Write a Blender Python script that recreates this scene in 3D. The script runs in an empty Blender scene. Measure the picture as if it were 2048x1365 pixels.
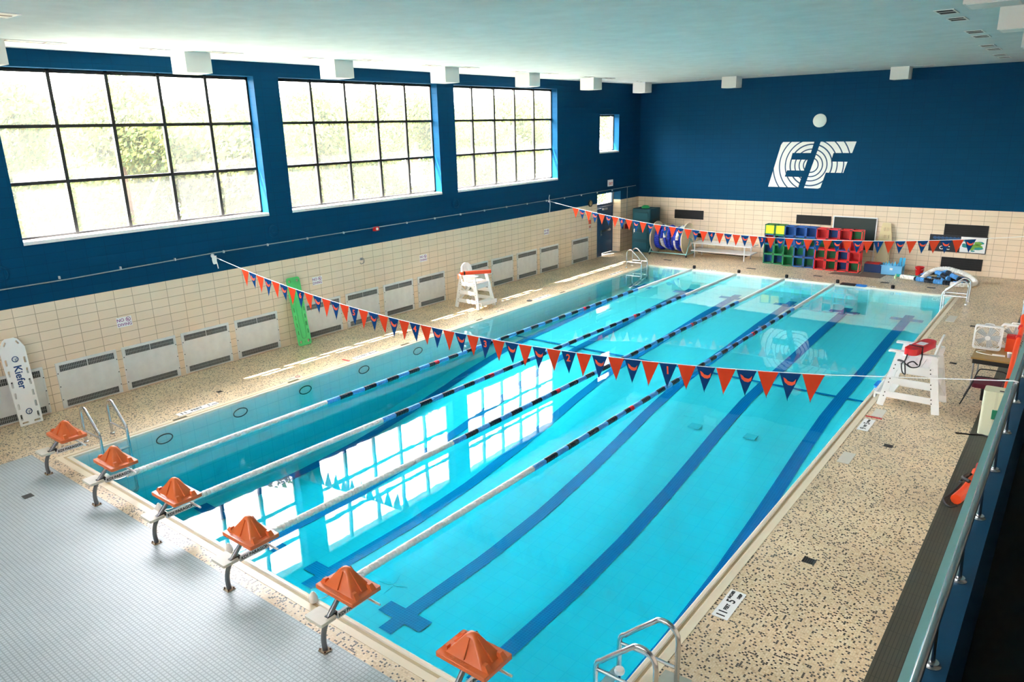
import bpy, math, random
from mathutils import Vector, Matrix
random.seed(7)
C = bpy.context.scene.collection
PI = math.pi
# ------------------------------------------------------------------ room dimensions (metres)
W, L = 11.2, 22.86            # pool
XL, YF = -2.78, 26.96         # left wall, far wall
HT, HC = 2.413, 7.46          # tile top, ceiling
XP, ZP = 13.93, 3.0           # balcony parapet face and top
YN = -8.5                     # wall behind the camera
XR = 19.0

# ------------------------------------------------------------------ materials
MATS = {}
def nt(m): return m.node_tree.nodes, m.node_tree.links
def mat(name, col, rough=.5, metal=0., spec=.5, noise=0., nscale=8., bump=0., trans=0.):
    if name in MATS: return MATS[name]
    m = bpy.data.materials.new(name); m.use_nodes = True
    n, l = nt(m); b = n['Principled BSDF']
    b.inputs['Base Color'].default_value = (*col, 1); b.inputs['Roughness'].default_value = rough
    b.inputs['Metallic'].default_value = metal; b.inputs['Specular IOR Level'].default_value = spec
    if noise or bump:
        tc = n.new('ShaderNodeTexCoord'); t = n.new('ShaderNodeTexNoise'); t.inputs['Scale'].default_value = nscale; t.inputs['Detail'].default_value = 5
        l.new(tc.outputs['Object'], t.inputs['Vector'])
        if noise:
            r = n.new('ShaderNodeMix'); r.data_type = 'RGBA'
            r.inputs['A'].default_value = (*[c*(1-noise) for c in col], 1); r.inputs['B'].default_value = (*[min(1, c*(1+noise)) for c in col], 1)
            l.new(t.outputs['Fac'], r.inputs['Factor']); l.new(r.outputs['Result'], b.inputs['Base Color'])
        if bump:
            bp = n.new('ShaderNodeBump'); bp.inputs['Strength'].default_value = bump; bp.inputs['Distance'].default_value = .01
            l.new(t.outputs['Fac'], bp.inputs['Height']); l.new(bp.outputs['Normal'], b.inputs['Normal'])
    MATS[name] = m; return m
def wall_uv(n, l, mode):
    g = n.new('ShaderNodeNewGeometry'); s = n.new('ShaderNodeSeparateXYZ'); l.new(g.outputs['Position'], s.inputs[0])
    c = n.new('ShaderNodeCombineXYZ')
    if mode == 'floor':
        l.new(s.outputs['X'], c.inputs['X']); l.new(s.outputs['Y'], c.inputs['Y'])
    else:
        sn = n.new('ShaderNodeSeparateXYZ'); l.new(g.outputs['True Normal'], sn.inputs[0])
        a = n.new('ShaderNodeMath'); a.operation = 'ABSOLUTE'; l.new(sn.outputs['X'], a.inputs[0])
        gt = n.new('ShaderNodeMath'); gt.operation = 'GREATER_THAN'; gt.inputs[1].default_value = .5; l.new(a.outputs[0], gt.inputs[0])
        mx = n.new('ShaderNodeMix'); l.new(gt.outputs[0], mx.inputs['Factor']); l.new(s.outputs['X'], mx.inputs['A']); l.new(s.outputs['Y'], mx.inputs['B'])
        l.new(mx.outputs['Result'], c.inputs['X']); l.new(s.outputs['Z'], c.inputs['Y'])
    return g, c
def tile_mat(name, c1, c2, cm, w, h, mortar, rough, mode='wall', bump=.3, spec=.5, speck=None, sheen=0, stain=.0, offset=(0, 0), streak=0):
    m = bpy.data.materials.new(name); m.use_nodes = True; n, l = nt(m); b = n['Principled BSDF']
    g, c = wall_uv(n, l, mode)
    va = n.new('ShaderNodeVectorMath'); va.operation = 'ADD'; va.inputs[1].default_value = (50*w+offset[0], 50*h+offset[1], 0); l.new(c.outputs[0], va.inputs[0])
    br = n.new('ShaderNodeTexBrick'); br.offset = 0; br.squash = 1
    br.inputs['Scale'].default_value = 1; br.inputs['Brick Width'].default_value = w; br.inputs['Row Height'].default_value = h
    br.inputs['Mortar Size'].default_value = mortar; br.inputs['Mortar Smooth'].default_value = .1
    br.inputs['Color1'].default_value = (*c1, 1); br.inputs['Color2'].default_value = (*c2, 1); br.inputs['Mortar'].default_value = (*cm, 1)
    l.new(va.outputs[0], br.inputs['Vector']); out = br.outputs['Color']
    if speck:
        dv = n.new('ShaderNodeVectorMath'); dv.operation = 'DIVIDE'; dv.inputs[1].default_value = (w, h, 1); l.new(va.outputs[0], dv.inputs[0])
        fl = n.new('ShaderNodeVectorMath'); fl.operation = 'FLOOR'; l.new(dv.outputs[0], fl.inputs[0])
        wn = n.new('ShaderNodeTexWhiteNoise'); wn.noise_dimensions = '2D'; l.new(fl.outputs[0], wn.inputs['Vector'])
        rp = n.new('ShaderNodeValToRGB'); rp.color_ramp.interpolation = 'CONSTANT'
        els = rp.color_ramp.elements
        els[0].position = 0; els[0].color = (*speck[0][1], 1); els[1].position = speck[1][0]; els[1].color = (*speck[1][1], 1)
        for p, cc in speck[2:]:
            e = els.new(p); e.color = (*cc, 1)
        l.new(wn.outputs['Value'], rp.inputs['Fac'])
        mx = n.new('ShaderNodeMix'); mx.data_type = 'RGBA'; l.new(br.outputs['Fac'], mx.inputs['Factor'])
        l.new(rp.outputs['Color'], mx.inputs['A']); mx.inputs['B'].default_value = (*cm, 1); out = mx.outputs['Result']
    if stain:
        ns = n.new('ShaderNodeTexNoise'); ns.inputs['Scale'].default_value = .9; ns.inputs['Detail'].default_value = 4; l.new(g.outputs['Position'], ns.inputs['Vector'])
        mr = n.new('ShaderNodeMapRange'); mr.inputs['From Min'].default_value = .35; mr.inputs['From Max'].default_value = .7
        mr.inputs['To Min'].default_value = 1; mr.inputs['To Max'].default_value = 1-stain; l.new(ns.outputs['Fac'], mr.inputs['Value'])
        mm = n.new('ShaderNodeMix'); mm.data_type = 'RGBA'; mm.blend_type = 'MULTIPLY'; mm.inputs['Factor'].default_value = 1
        l.new(out, mm.inputs['A']); l.new(mr.outputs['Result'], mm.inputs['B']); out = mm.outputs['Result']
    l.new(out, b.inputs['Base Color']); b.inputs['Roughness'].default_value = rough; b.inputs['Specular IOR Level'].default_value = spec
    if bump:
        bp = n.new('ShaderNodeBump'); bp.inputs['Strength'].default_value = bump; bp.inputs['Distance'].default_value = .004; bp.invert = True
        l.new(br.outputs['Fac'], bp.inputs['Height']); l.new(bp.outputs['Normal'], b.inputs['Normal'])
    MATS[name] = m; return m

BEIGE = tile_mat('beige_glazed_block', (.88, .71, .535), (.85, .68, .50), (.46, .35, .24), .406, .2011, .006, .22, stain=.06)
BLUE = tile_mat('blue_painted_block', (.001, .052, .130), (.001, .055, .137), (.001, .043, .110), .406, .2011, .006, .6, bump=.5, spec=.08)
MOSAIC = tile_mat('beige_mosaic', (.78, .64, .45), (.78, .64, .45), (.68, .55, .38), .025, .025, .002, .36, 'floor', bump=.15, stain=.22,
    speck=[(0, (.045, .035, .028)), (.17, (.84, .64, .405)), (.47, (.78, .57, .34)), (.7, (.88, .70, .48)), (.93, (.60, .41, .23))])
GREYT = tile_mat('grey_blue_deck_tile', (.52, .58, .59), (.48, .545, .56), (.33, .375, .39), .052, .052, .007, .40, 'floor', bump=.5, stain=.10, spec=.45)
DARKT = tile_mat('dark_ribbed_deck_tile', (.060, .058, .040), (.07, .066, .046), (.03, .03, .022), .040, .30, .005, .5, 'floor', bump=.6, stain=.15)
POOLT = tile_mat('white_pool_tile', (.73, .75, .74), (.70, .73, .73), (.63, .68, .69), .30, .30, .006, .5, 'floor', bump=0)
POOLW = tile_mat('pool_wall_tile', (.90, .92, .90), (.88, .90, .89), (.72, .80, .80), .30, .30, .006, .4, bump=0)
LINET = tile_mat('blue_lane_tile', (.012, .13, .38), (.010, .115, .35), (.05, .25, .50), .05, .05, .004, .5, 'floor', bump=0)
CREAM = mat('cream_coping', (.78, .66, .48), .3, noise=.05, nscale=3)
LIPM = mat('pale_coping_lip', (.84, .76, .62), .25)
GROOVE = mat('tan_groove', (.50, .37, .20), .5)
WHITEP = mat('white_plastic', (.90, .90, .89), .35)
WHITEM = mat('white_paint', (.74, .73, .70), .6)
BLACK = mat('black_rubber', (.012, .012, .014), .5)
CHAR = mat('charcoal_steel', (.012, .013, .014), .4)
STEEL = mat('stainless_steel', (.62, .62, .64), .22, 1.0)
GALV = mat('galvanised_sheet', (.74, .75, .74), .45, .35, noise=.12, nscale=5)
GRILD = mat('dark_grille', (.035, .04, .04), .6)
GRILS = mat('grille_bar', (.34, .36, .36), .45, .5)
ORANGE = mat('orange_fibreglass', (.72, .155, .040), .30, noise=.08, nscale=6)
REDF = mat('red_plastic', (.65, .012, .015), .3)
ORED = mat('orange_red_vinyl', (.85, .07, .012), .35)
GREENB = mat('green_board_plastic', (.10, .66, .20), .3)
TANB = mat('tan_board_plastic', (.72, .60, .33), .35)
YELLOW = mat('yellow_plastic', (.85, .74, .02), .35)
BLUEP = mat('blue_plastic', (.008, .09, .36), .35)
REDP = mat('red_crate_plastic', (.72, .012, .018), .35)
GREENP = mat('green_plastic', (.006, .22, .07), .35)
NAVY = mat('navy_vinyl', (.006, .03, .12), .35)
DOORB = mat('blue_door_paint', (.003, .055, .15), .3)
LOCKB = mat('blue_locker_plastic', (.002, .062, .095), .5, spec=.25)
FLOATW = mat('white_float', (.90, .87, .82), .35)
FLOATB = mat('light_blue_float', (.10, .36, .78), .3)
FLOATD = mat('navy_float', (.008, .016, .032), .3)
FLOATR = mat('red_float', (.75, .02, .05), .3)
RBLUE = mat('royal_blue_float', (.010, .035, .50), .35)
TEALS = mat('teal_steel', (.25, .52, .54), .4, .2)
ALU = mat('white_aluminium', (.76, .78, .80), .35, .3)
WOODT = mat('brown_laminate', (.36, .21, .06), .4, noise=.1, nscale=4)
MAROON = mat('maroon_fabric', (.13, .010, .028), .8, noise=.15, nscale=40)
CREAMB = mat('cream_plastic', (.66, .68, .50), .4)
TEALP = mat('teal_paint', (.30, .58, .56), .45)
BLUEW = mat('blue_parapet_paint', (.001, .065, .15), .6, noise=.1, nscale=5)
DARKF = mat('dark_rubber_floor', (.008, .010, .010), .75)
CEILM = mat('ceiling_plaster', (.59, .65, .65), .85, noise=.16, nscale=2.2, bump=.5)
ROPEW = mat('white_rope', (.86, .86, .86), .7)
BRASS = mat('brass_gauge', (.28, .17, .04), .4, .3)
PURPLE = mat('purple_print', (.28, .03, .22), .6)
INK = mat('black_print', (.012, .012, .014), .5)
INKB = mat('blue_print', (.01, .06, .22), .5)
RUST = mat('rusty_steel', (.12, .05, .02), .8, noise=.4, nscale=30)
BINC = mat('clear_blue_bin', (.16, .45, .72), .3)
BARK = mat('tree_bark', (.12, .085, .06), .9, noise=.3, nscale=6)
GRASS = mat('sunlit_lawn', (.30, .31, .24), .9, noise=.2, nscale=.4)
GLASSD = mat('dark_vent', (.006, .006, .007), .7)

def cloth(name, col, tr=.35):
    m = bpy.data.materials.new(name); m.use_nodes = True; n, l = nt(m); n.remove(n['Principled BSDF'])
    d = n.new('ShaderNodeBsdfDiffuse'); t = n.new('ShaderNodeBsdfTranslucent'); mx = n.new('ShaderNodeMixShader'); mx.inputs[0].default_value = tr
    d.inputs[0].default_value = (*col, 1); t.inputs[0].default_value = (*col, 1)
    l.new(d.outputs[0], mx.inputs[1]); l.new(t.outputs[0], mx.inputs[2]); l.new(mx.outputs[0], n['Material Output'].inputs[0]); MATS[name] = m; return m
FLAGR = cloth('orange_red_flag_vinyl', (.66, .060, .024), .22)
FLAGB = cloth('navy_flag_vinyl', (.008, .045, .15), .12)
FLAGE = cloth('flag_print', (.85, .12, .06), .2)
LEAF = []
for i, cc in enumerate(((.085, .112, .035), (.06, .088, .035), (.12, .128, .042))): LEAF.append(cloth('leaf_green_%d' % i, cc, .45))
def schlick(n, l, f0):
    g = n.new('ShaderNodeNewGeometry'); d = n.new('ShaderNodeVectorMath'); d.operation = 'DOT_PRODUCT'
    l.new(g.outputs['Incoming'], d.inputs[0]); l.new(g.outputs['Normal'], d.inputs[1])
    a = n.new('ShaderNodeMath'); a.operation = 'ABSOLUTE'; l.new(d.outputs['Value'], a.inputs[0])
    s = n.new('ShaderNodeMath'); s.operation = 'SUBTRACT'; s.inputs[0].default_value = 1; l.new(a.outputs[0], s.inputs[1])
    p = n.new('ShaderNodeMath'); p.operation = 'POWER'; p.inputs[1].default_value = 5; l.new(s.outputs[0], p.inputs[0])
    q = n.new('ShaderNodeMath'); q.operation = 'MULTIPLY_ADD'; q.inputs[1].default_value = 1-f0; q.inputs[2].default_value = f0; l.new(p.outputs[0], q.inputs[0])
    return q.outputs[0]
def water_mat():
    m = bpy.data.materials.new('pool_water'); m.use_nodes = True; n, l = nt(m); n.remove(n['Principled BSDF'])
    f = schlick(n, l, .022)
    t = n.new('ShaderNodeBsdfTransparent'); g = n.new('ShaderNodeBsdfGlossy'); g.inputs['Roughness'].default_value = .0
    ns = n.new('ShaderNodeTexNoise'); ns.inputs['Scale'].default_value = 1.6; ns.inputs['Detail'].default_value = 2
    ge = n.new('ShaderNodeNewGeometry'); l.new(ge.outputs['Position'], ns.inputs['Vector'])
    bp = n.new('ShaderNodeBump'); bp.inputs['Strength'].default_value = .05; bp.inputs['Distance'].default_value = .02
    l.new(ns.outputs['Fac'], bp.inputs['Height']); l.new(bp.outputs['Normal'], g.inputs['Normal'])
    mx = n.new('ShaderNodeMixShader'); l.new(f, mx.inputs[0]); l.new(t.outputs[0], mx.inputs[1]); l.new(g.outputs[0], mx.inputs[2])
    l.new(mx.outputs[0], n['Material Output'].inputs['Surface'])
    v = n.new('ShaderNodeVolumeAbsorption'); v.inputs['Color'].default_value = (0., .908, .957, 1); v.inputs['Density'].default_value = .70
    l.new(v.outputs[0], n['Material Output'].inputs['Volume']); return m
WATER = water_mat()
def glass_mat(name, haze):
    m = bpy.data.materials.new(name); m.use_nodes = True; n, l = nt(m); n.remove(n['Principled BSDF'])
    t = n.new('ShaderNodeBsdfTransparent'); t.inputs[0].default_value = (.93, .96, .95, 1)
    d = n.new('ShaderNodeBsdfTranslucent'); d.inputs[0].default_value = (.93, .95, .95, 1)
    mx = n.new('ShaderNodeMixShader')
    if haze:
        ns = n.new('ShaderNodeTexNoise'); ns.inputs['Scale'].default_value = .8; ns.inputs['Detail'].default_value = 3
        ge = n.new('ShaderNodeNewGeometry'); l.new(ge.outputs['Position'], ns.inputs['Vector'])
        mr = n.new('ShaderNodeMapRange'); mr.inputs['To Min'].default_value = haze*.8; mr.inputs['To Max'].default_value = haze*1.2; l.new(ns.outputs['Fac'], mr.inputs['Value']); l.new(mr.outputs['Result'], mx.inputs[0])
    else: mx.inputs[0].default_value = .01
    l.new(t.outputs[0], mx.inputs[1]); l.new(d.outputs[0], mx.inputs[2])
    g = n.new('ShaderNodeBsdfGlossy'); g.inputs['Roughness'].default_value = .02
    m2 = n.new('ShaderNodeMixShader'); l.new(schlick(n, l, .04), m2.inputs[0]); l.new(mx.outputs[0], m2.inputs[1]); l.new(g.outputs[0], m2.inputs[2])
    l.new(m2.outputs[0], n['Material Output'].inputs[0]); MATS[name] = m; return m
HAZY = glass_mat('hazy_glass', .030)
CLEAR = glass_mat('clear_glass', 0)
def emit(name, col, s):
    m = bpy.data.materials.new(name); m.use_nodes = True; n, l = nt(m); b = n['Principled BSDF']
    b.inputs['Base Color'].default_value = (*col, 1); b.inputs['Emission Color'].default_value = (*col, 1); b.inputs['Emission Strength'].default_value = s; return m

# ------------------------------------------------------------------ mesh builder
class MB:
    def __init__(s): s.v = []; s.f = []; s.m = []; s.k = 0
    def mat(s, k): s.k = k; return s
    def add(s, vs, fs):
        o = len(s.v); s.v += [tuple(q) for q in vs]
        for f in fs: s.f.append(tuple(i+o for i in f)); s.m.append(s.k)
        return s
    def box(s, x0, y0, z0, x1, y1, z1):
        v = [(x0, y0, z0), (x1, y0, z0), (x1, y1, z0), (x0, y1, z0), (x0, y0, z1), (x1, y0, z1), (x1, y1, z1), (x0, y1, z1)]
        return s.add(v, [(0, 3, 2, 1), (4, 5, 6, 7), (0, 1, 5, 4), (1, 2, 6, 5), (2, 3, 7, 6), (3, 0, 4, 7)])
    def bar(s, a, b, w, h, up=(0, 0, 1)):
        a, b = Vector(a), Vector(b); d = (b-a).normalized(); r = d.cross(Vector(up))
        if r.length < 1e-4: r = d.cross(Vector((1, 0, 0)))
        r.normalize(); u = r.cross(d); r *= w/2; u *= h/2
        v = [a-r-u, a+r-u, a+r+u, a-r+u, b-r-u, b+r-u, b+r+u, b-r+u]
        return s.add(v, [(0, 1, 2, 3), (7, 6, 5, 4), (1, 0, 4, 5), (2, 1, 5, 6), (3, 2, 6, 7), (0, 3, 7, 4)])
    def tube(s, pts, r, seg=8, caps=True, closed=False):
        P = [Vector(p) for p in pts]; n = len(P); rr = r if isinstance(r, (list, tuple)) else [r]*n
        up = None; rings = []
        for i in range(n):
            a, b = (P[(i-1) % n], P[(i+1) % n]) if closed else (P[max(i-1, 0)], P[min(i+1, n-1)])
            t = (b-a).normalized()
            if up is None:
                up = t.orthogonal().normalized()
            up = (up-t*up.dot(t)); up = up.normalized() if up.length > 1e-6 else t.orthogonal().normalized()
            w = t.cross(up); rings.append([P[i]+(up*math.cos(2*PI*k/seg)+w*math.sin(2*PI*k/seg))*rr[i] for k in range(seg)])
        vs = [q for R in rings for q in R]; fs = []
        for i in range(n if closed else n-1):
            j = (i+1) % n
            for k in range(seg):
                k2 = (k+1) % seg; fs.append((i*seg+k, i*seg+k2, j*seg+k2, j*seg+k))
        if caps and not closed: fs += [tuple(range(seg))[::-1], tuple((n-1)*seg+k for k in range(seg))]
        return s.add(vs, fs)
    def cyl(s, a, b, r, r2=None, seg=16): return s.tube([a, b], [r, r if r2 is None else r2], seg)
    def lathe(s, prof, o=(0, 0, 0), ax='z', seg=20):
        vs = []
        for (r, h) in prof:
            for k in range(seg):
                c, d = r*math.cos(2*PI*k/seg), r*math.sin(2*PI*k/seg)
                q = {'z': (c, d, h), 'x': (h, c, d), 'y': (d, h, c)}[ax]; vs.append((q[0]+o[0], q[1]+o[1], q[2]+o[2]))
        n = len(prof); fs = [(i*seg+k, i*seg+(k+1) % seg, (i+1)*seg+(k+1) % seg, (i+1)*seg+k) for i in range(n-1) for k in range(seg)]
        fs += [tuple(range(seg))[::-1], tuple((n-1)*seg+k for k in range(seg))]
        return s.add(vs, fs)
    def prism(s, poly, o, ux, uy, t):
        o, ux, uy = Vector(o), Vector(ux), Vector(uy); n = ux.cross(uy)*t; k = len(poly)
        a = [o+ux*p[0]+uy*p[1] for p in poly]; b = [q+n for q in a]
        return s.add(a+b, [tuple(range(k))[::-1], tuple(range(k, 2*k))]+[(i, (i+1) % k, k+(i+1) % k, k+i) for i in range(k)])
    def plate(s, outer, holes, o, ux, uy, t):
        """flat plate with holes, outline and holes as point lists"""
        from mathutils.geometry import tessellate_polygon
        o, ux, uy = Vector(o), Vector(ux), Vector(uy); n = ux.cross(uy).normalized()*t
        loops = [outer]+holes; flat = [p for lp in loops for p in lp]; tri = tessellate_polygon([[Vector((p[0], p[1], 0)) for p in lp] for lp in loops])
        a = [o+ux*p[0]+uy*p[1] for p in flat]; N = len(flat); fs = []
        for t3 in tri:
            p, q, r = [flat[i] for i in t3]
            ccw = (q[0]-p[0])*(r[1]-p[1])-(q[1]-p[1])*(r[0]-p[0]) > 0
            t3 = tuple(t3) if ccw else tuple(t3)[::-1]
            fs += [tuple(i+N for i in t3), t3[::-1]]
        k = 0
        for li, lp in enumerate(loops):
            m = len(lp); area = sum(lp[i][0]*lp[(i+1) % m][1]-lp[(i+1) % m][0]*lp[i][1] for i in range(m))
            for i in range(m):
                i2, j2 = k+i, k+(i+1) % m
                f = (i2, j2, j2+N, i2+N)
                fs.append(f if (area > 0) == (li == 0) else f[::-1])
            k += m
        return s.add(a+[q+n for q in a], fs)
    def build(s, name, mats, parent=None, smooth=True, loc=None):
        me = bpy.data.meshes.new(name); me.from_pydata(s.v, [], s.f)
        for m in (mats if isinstance(mats, (list, tuple)) else [mats]): me.materials.append(m)
        me.polygons.foreach_set('material_index', s.m)
        if smooth:
            me.polygons.foreach_set('use_smooth', [True]*len(s.f)); me.set_sharp_from_angle(angle=math.radians(35))
        me.update(); o = bpy.data.objects.new(name, me); C.objects.link(o)
        if parent is not None: o.parent = parent
        if loc: o.location = loc
        return o
def rr(w, h, r, cx=0, cy=0, n=4):
    out = []
    for sx, sy, a0 in ((1, 1, 0), (-1, 1, 90), (-1, -1, 180), (1, -1, 270)):
        for k in range(n+1):
            a = math.radians(a0+90*k/n); out.append((cx+sx*(w/2-r)+r*math.cos(a), cy+sy*(h/2-r)+r*math.sin(a)))
    return out
def circ(r, cx=0, cy=0, n=20, sy=1): return [(cx+r*math.cos(2*PI*k/n), cy+sy*r*math.sin(2*PI*k/n)) for k in range(n)]
def bez(pts, n=8):
    """Catmull-Rom through the points"""
    P = [Vector(p) for p in pts]; P = [P[0]*2-P[1]]+P+[P[-1]*2-P[-2]]; out = []
    for i in range(1, len(P)-2):
        for k in range(n):
            t = k/n; a, b, c, d = P[i-1:i+3]
            out.append(.5*((2*b)+(c-a)*t+(2*a-5*b+4*c-d)*t*t+(3*b-3*c+d-a)*t**3))
    out.append(P[-2]); return out
def tag(o, label=None, cat=None, group=None, kind=None):
    for k, v in (('label', label), ('category', cat), ('group', group), ('kind', kind)):
        if v: o[k] = v
    return o
def thing(name, label, cat, loc=(0, 0, 0), rz=0, group=None):
    o = bpy.data.objects.new(name, None); C.objects.link(o); o.location = loc; o.rotation_euler = (0, 0, rz); o.empty_display_size = .2
    return tag(o, label, cat, group)
def struct(name, mb, mats, parent=None, smooth=False):
    o = mb.build(name, mats, parent, smooth)
    if parent is None: o['kind'] = 'structure'
    return o
def dup(root, loc, rz=None, label=None, group=None, scale=None):
    r = root.copy(); C.objects.link(r); r.location = loc
    if rz is not None: r.rotation_euler = (0, 0, rz)
    if scale: r.scale = (scale,)*3
    if label: r['label'] = label
    if group: r['group'] = group
    for ch in list(root.children):
        c = ch.copy(); C.objects.link(c); c.parent = r
        for g in list(ch.children):
            d = g.copy(); C.objects.link(d); d.parent = c
    return r
def text(name, s, size, o, ux, uy, m, parent=None, t=.002, align='CENTER', sx=1, bold=0):
    cu = bpy.data.curves.new(name, 'FONT'); cu.body = s; cu.size = size; cu.align_x = align; cu.align_y = 'CENTER'; cu.extrude = t; cu.resolution_u = 3; cu.offset = bold
    tmp = bpy.data.objects.new(name, cu); C.objects.link(tmp)
    bpy.context.view_layer.update(); dg = bpy.context.evaluated_depsgraph_get()
    me = bpy.data.meshes.new_from_object(tmp.evaluated_get(dg)); bpy.data.objects.remove(tmp); bpy.data.curves.remove(cu)
    ux, uy = Vector(ux).normalized(), Vector(uy).normalized(); n = ux.cross(uy)
    for v in me.vertices: q = v.co.copy(); v.co = Vector(o)+ux*q.x*sx+uy*q.y+n*q.z
    me.materials.clear(); me.materials.append(m); me.name = name
    ob = bpy.data.objects.new(name, me); C.objects.link(ob)
    if parent is not None: ob.parent = parent
    return ob
ORD = ['first', 'second', 'third', 'fourth', 'fifth', 'sixth', 'seventh', 'eighth', 'ninth', 'tenth', 'eleventh', 'twelfth', 'thirteenth', 'fourteenth']

# ================================================================== SETTING
fl = MB()
G0 = -.75
fl.mat(0).box(XL, YN, -.25, G0, YF, 0).box(G0, -.40, -.25, XP, -.18, 0)          # left deck, strip behind the near coping
fl.box(G0, -.18, -.25, -.2, YF, 0).box(-.2, L+.2, -.25, XP, YF, 0).box(W+.2, -.18, -.25, 13.2, L+.2, 0)
fl.mat(1).box(G0, YN, -.25, 13.2, -.40, 0)
fl.mat(2).box(13.2, -.18, -.25, XP, L+.2, 0).box(13.2, YN, -.25, XP, -.40, 0)
struct('floor', fl, [MOSAIC, GREYT, DARKT])
m = MB(); m.prism([(11.42, .60), (11.72, .60), (11.88, .95), (11.74, 1.50), (11.44, 1.48)], (0, 0, .001), (1, 0, 0), (0, 1, 0), .004); o = m.build('floor_patch', mat('grey_repair_mortar', (.34, .36, .30), .7, noise=.15, nscale=9), None, False); o['kind'] = 'structure'
# pool basin: apparent floor profile (near end deep)
PROF = [(0, -1.98), (4.4, -1.98), (6.2, -1.86), (8, -1.62), (9.3, -1.40), (10.5, -1.18), (12.2, -.94), (13.5, -.86), (16, -.76), (18.5, -.62), (L, -.50)]
def fz(y):
    for (a, za), (b, zb) in zip(PROF, PROF[1:]):
        if a <= y <= b: return za+(zb-za)*(y-a)/(b-a)
    return PROF[0][1] if y < 0 else PROF[-1][1]
ys = [L*i/60 for i in range(61)]
pb = MB()
for a, b in zip(ys, ys[1:]):
    pb.mat(0).add([(0, a, fz(a)), (W, a, fz(a)), (W, b, fz(b)), (0, b, fz(b))], [(0, 1, 2, 3)])
    pb.mat(1).add([(0, a, fz(a)), (0, b, fz(b)), (0, b, 0), (0, a, 0)], [(0, 1, 2, 3)])
    pb.add([(W, a, fz(a)), (W, a, 0), (W, b, 0), (W, b, fz(b))], [(0, 1, 2, 3)])
pb.add([(0, 0, fz(0)), (0, 0, 0), (W, 0, 0), (W, 0, fz(0))], [(0, 1, 2, 3)]).add([(0, L, fz(L)), (W, L, fz(L)), (W, L, 0), (0, L, 0)], [(0, 1, 2, 3)])
basin = struct('pool_basin', pb, [POOLT, POOLW])
LX = [.62, 2.55, 4.42, 6.45, 8.33, 10.22]
for i, x in enumerate(LX):
    m = MB(); y0, y1 = 1.75, 21.6
    yy = [y0]+[y for y in ys if y0+.01 < y < y1-.01]+[y1]
    for a, b in zip(yy, yy[1:]):
        m.add([(x-.14, a, fz(a)+.010), (x+.14, a, fz(a)+.010), (x+.14, b, fz(b)+.010), (x-.14, b, fz(b)+.010)], [(0, 1, 2, 3)])
    for yc in (y0+.45 if i not in (4,) else None, y1-.6):
        if yc is None: continue
        m.add([(x-.48, yc-.15, fz(yc-.15)+.018), (x+.48, yc-.15, fz(yc-.15)+.018), (x+.48, yc+.15, fz(yc+.15)+.018), (x-.48, yc+.15, fz(yc+.15)+.018)], [(0, 1, 2, 3)])
    struct('lane_line', m, LINET, basin)
m = MB(); m.add([(0, 13.40, fz(13.4)+.025), (W, 13.40, fz(13.4)+.025), (W, 13.50, fz(13.5)+.025), (0, 13.50, fz(13.5)+.025)], [(0, 1, 2, 3)]); struct('cross_line', m, LINET, basin)
m = MB()
for a in range(4): m.mat(a % 2); r0 = a*PI/2+.3; m.prism([(0, 0), (.07*math.cos(r0-.6), .07*math.sin(r0-.6)), (.30*math.cos(r0), .30*math.sin(r0)), (.07*math.cos(r0+.6), .07*math.sin(r0+.6))], (5.62, 2.70, fz(2.7)+.005), (1, 0, 0), (0, 1, 0), .004)
struct('star_inlay', m, [mat('teal_inlay', (.42, .62, .62), .5), mat('pale_teal_inlay', (.62, .72, .72), .5)], basin)
for k, y in enumerate((1.75, 3.5, 5.26, 7.11, 9.09)):
    m = MB(); m.tube([(.015, y+.17*math.cos(a), -.26+.095*math.sin(a)) for a in [2*PI*q/24 for q in range(24)]], .012, 6, closed=True); struct('pool_light_ring', m, CHAR, basin, True)
for (x, y) in ((7.75, 10.5), (9.05, 10.6)):
    m = MB(); m.box(x-.13, y-.13, fz(y), x+.13, y+.13, fz(y)+.03); struct('main_drain', m, mat('drain_grey', (.45, .60, .62), .6), basin)
wm = MB(); zw = -.035; n = len(ys)
yw = [min(max(y, .002), L-.002) for y in ys]
vs = [(0.002, y, zw) for y in yw]+[(W-.002, y, zw) for y in yw]+[(.002, y, fz(y)-.03) for y in yw]+[(W-.002, y, fz(y)-.03) for y in yw]
fs = []
for i in range(n-1):
    fs += [(i, n+i, n+i+1, i+1), (2*n+i, 2*n+i+1, 3*n+i+1, 3*n+i), (i, i+1, 2*n+i+1, 2*n+i), (n+i, 3*n+i, 3*n+i+1, n+i+1)]
fs += [(0, 2*n, 3*n, n), (n-1, 2*n-1, 4*n-1, 3*n-1)]
wm.add(vs, fs); struct('pool_water', wm, WATER)
# coping with raised lip and groove
cp = MB()
def strip(a, b, za, zb):
    # one sloping strip of the coping profile, all round the pool
    q = [[(-e, -e, z), (W+e, -e, z), (W+e, L+e, z), (-e, L+e, z)] for e, z in ((a, za), (b, zb))]
    for i in range(4): j = (i+1) % 4; cp.add([q[0][i], q[0][j], q[1][j], q[1][i]], [(3, 2, 1, 0)])
cp.mat(2); strip(-.015, -.015, -.03, .006); strip(-.015, .0, .006, .014); strip(0, .04, .014, .012); strip(.04, .055, .012, .002)
cp.mat(1); strip(.055, .085, .002, -.004); strip(.085, .10, -.004, .004)
cp.mat(0); strip(.10, .202, .004, .005); strip(.202, .202, .005, -.03)
struct('pool_coping', cp, [CREAM, GROOVE, LIPM])

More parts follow.
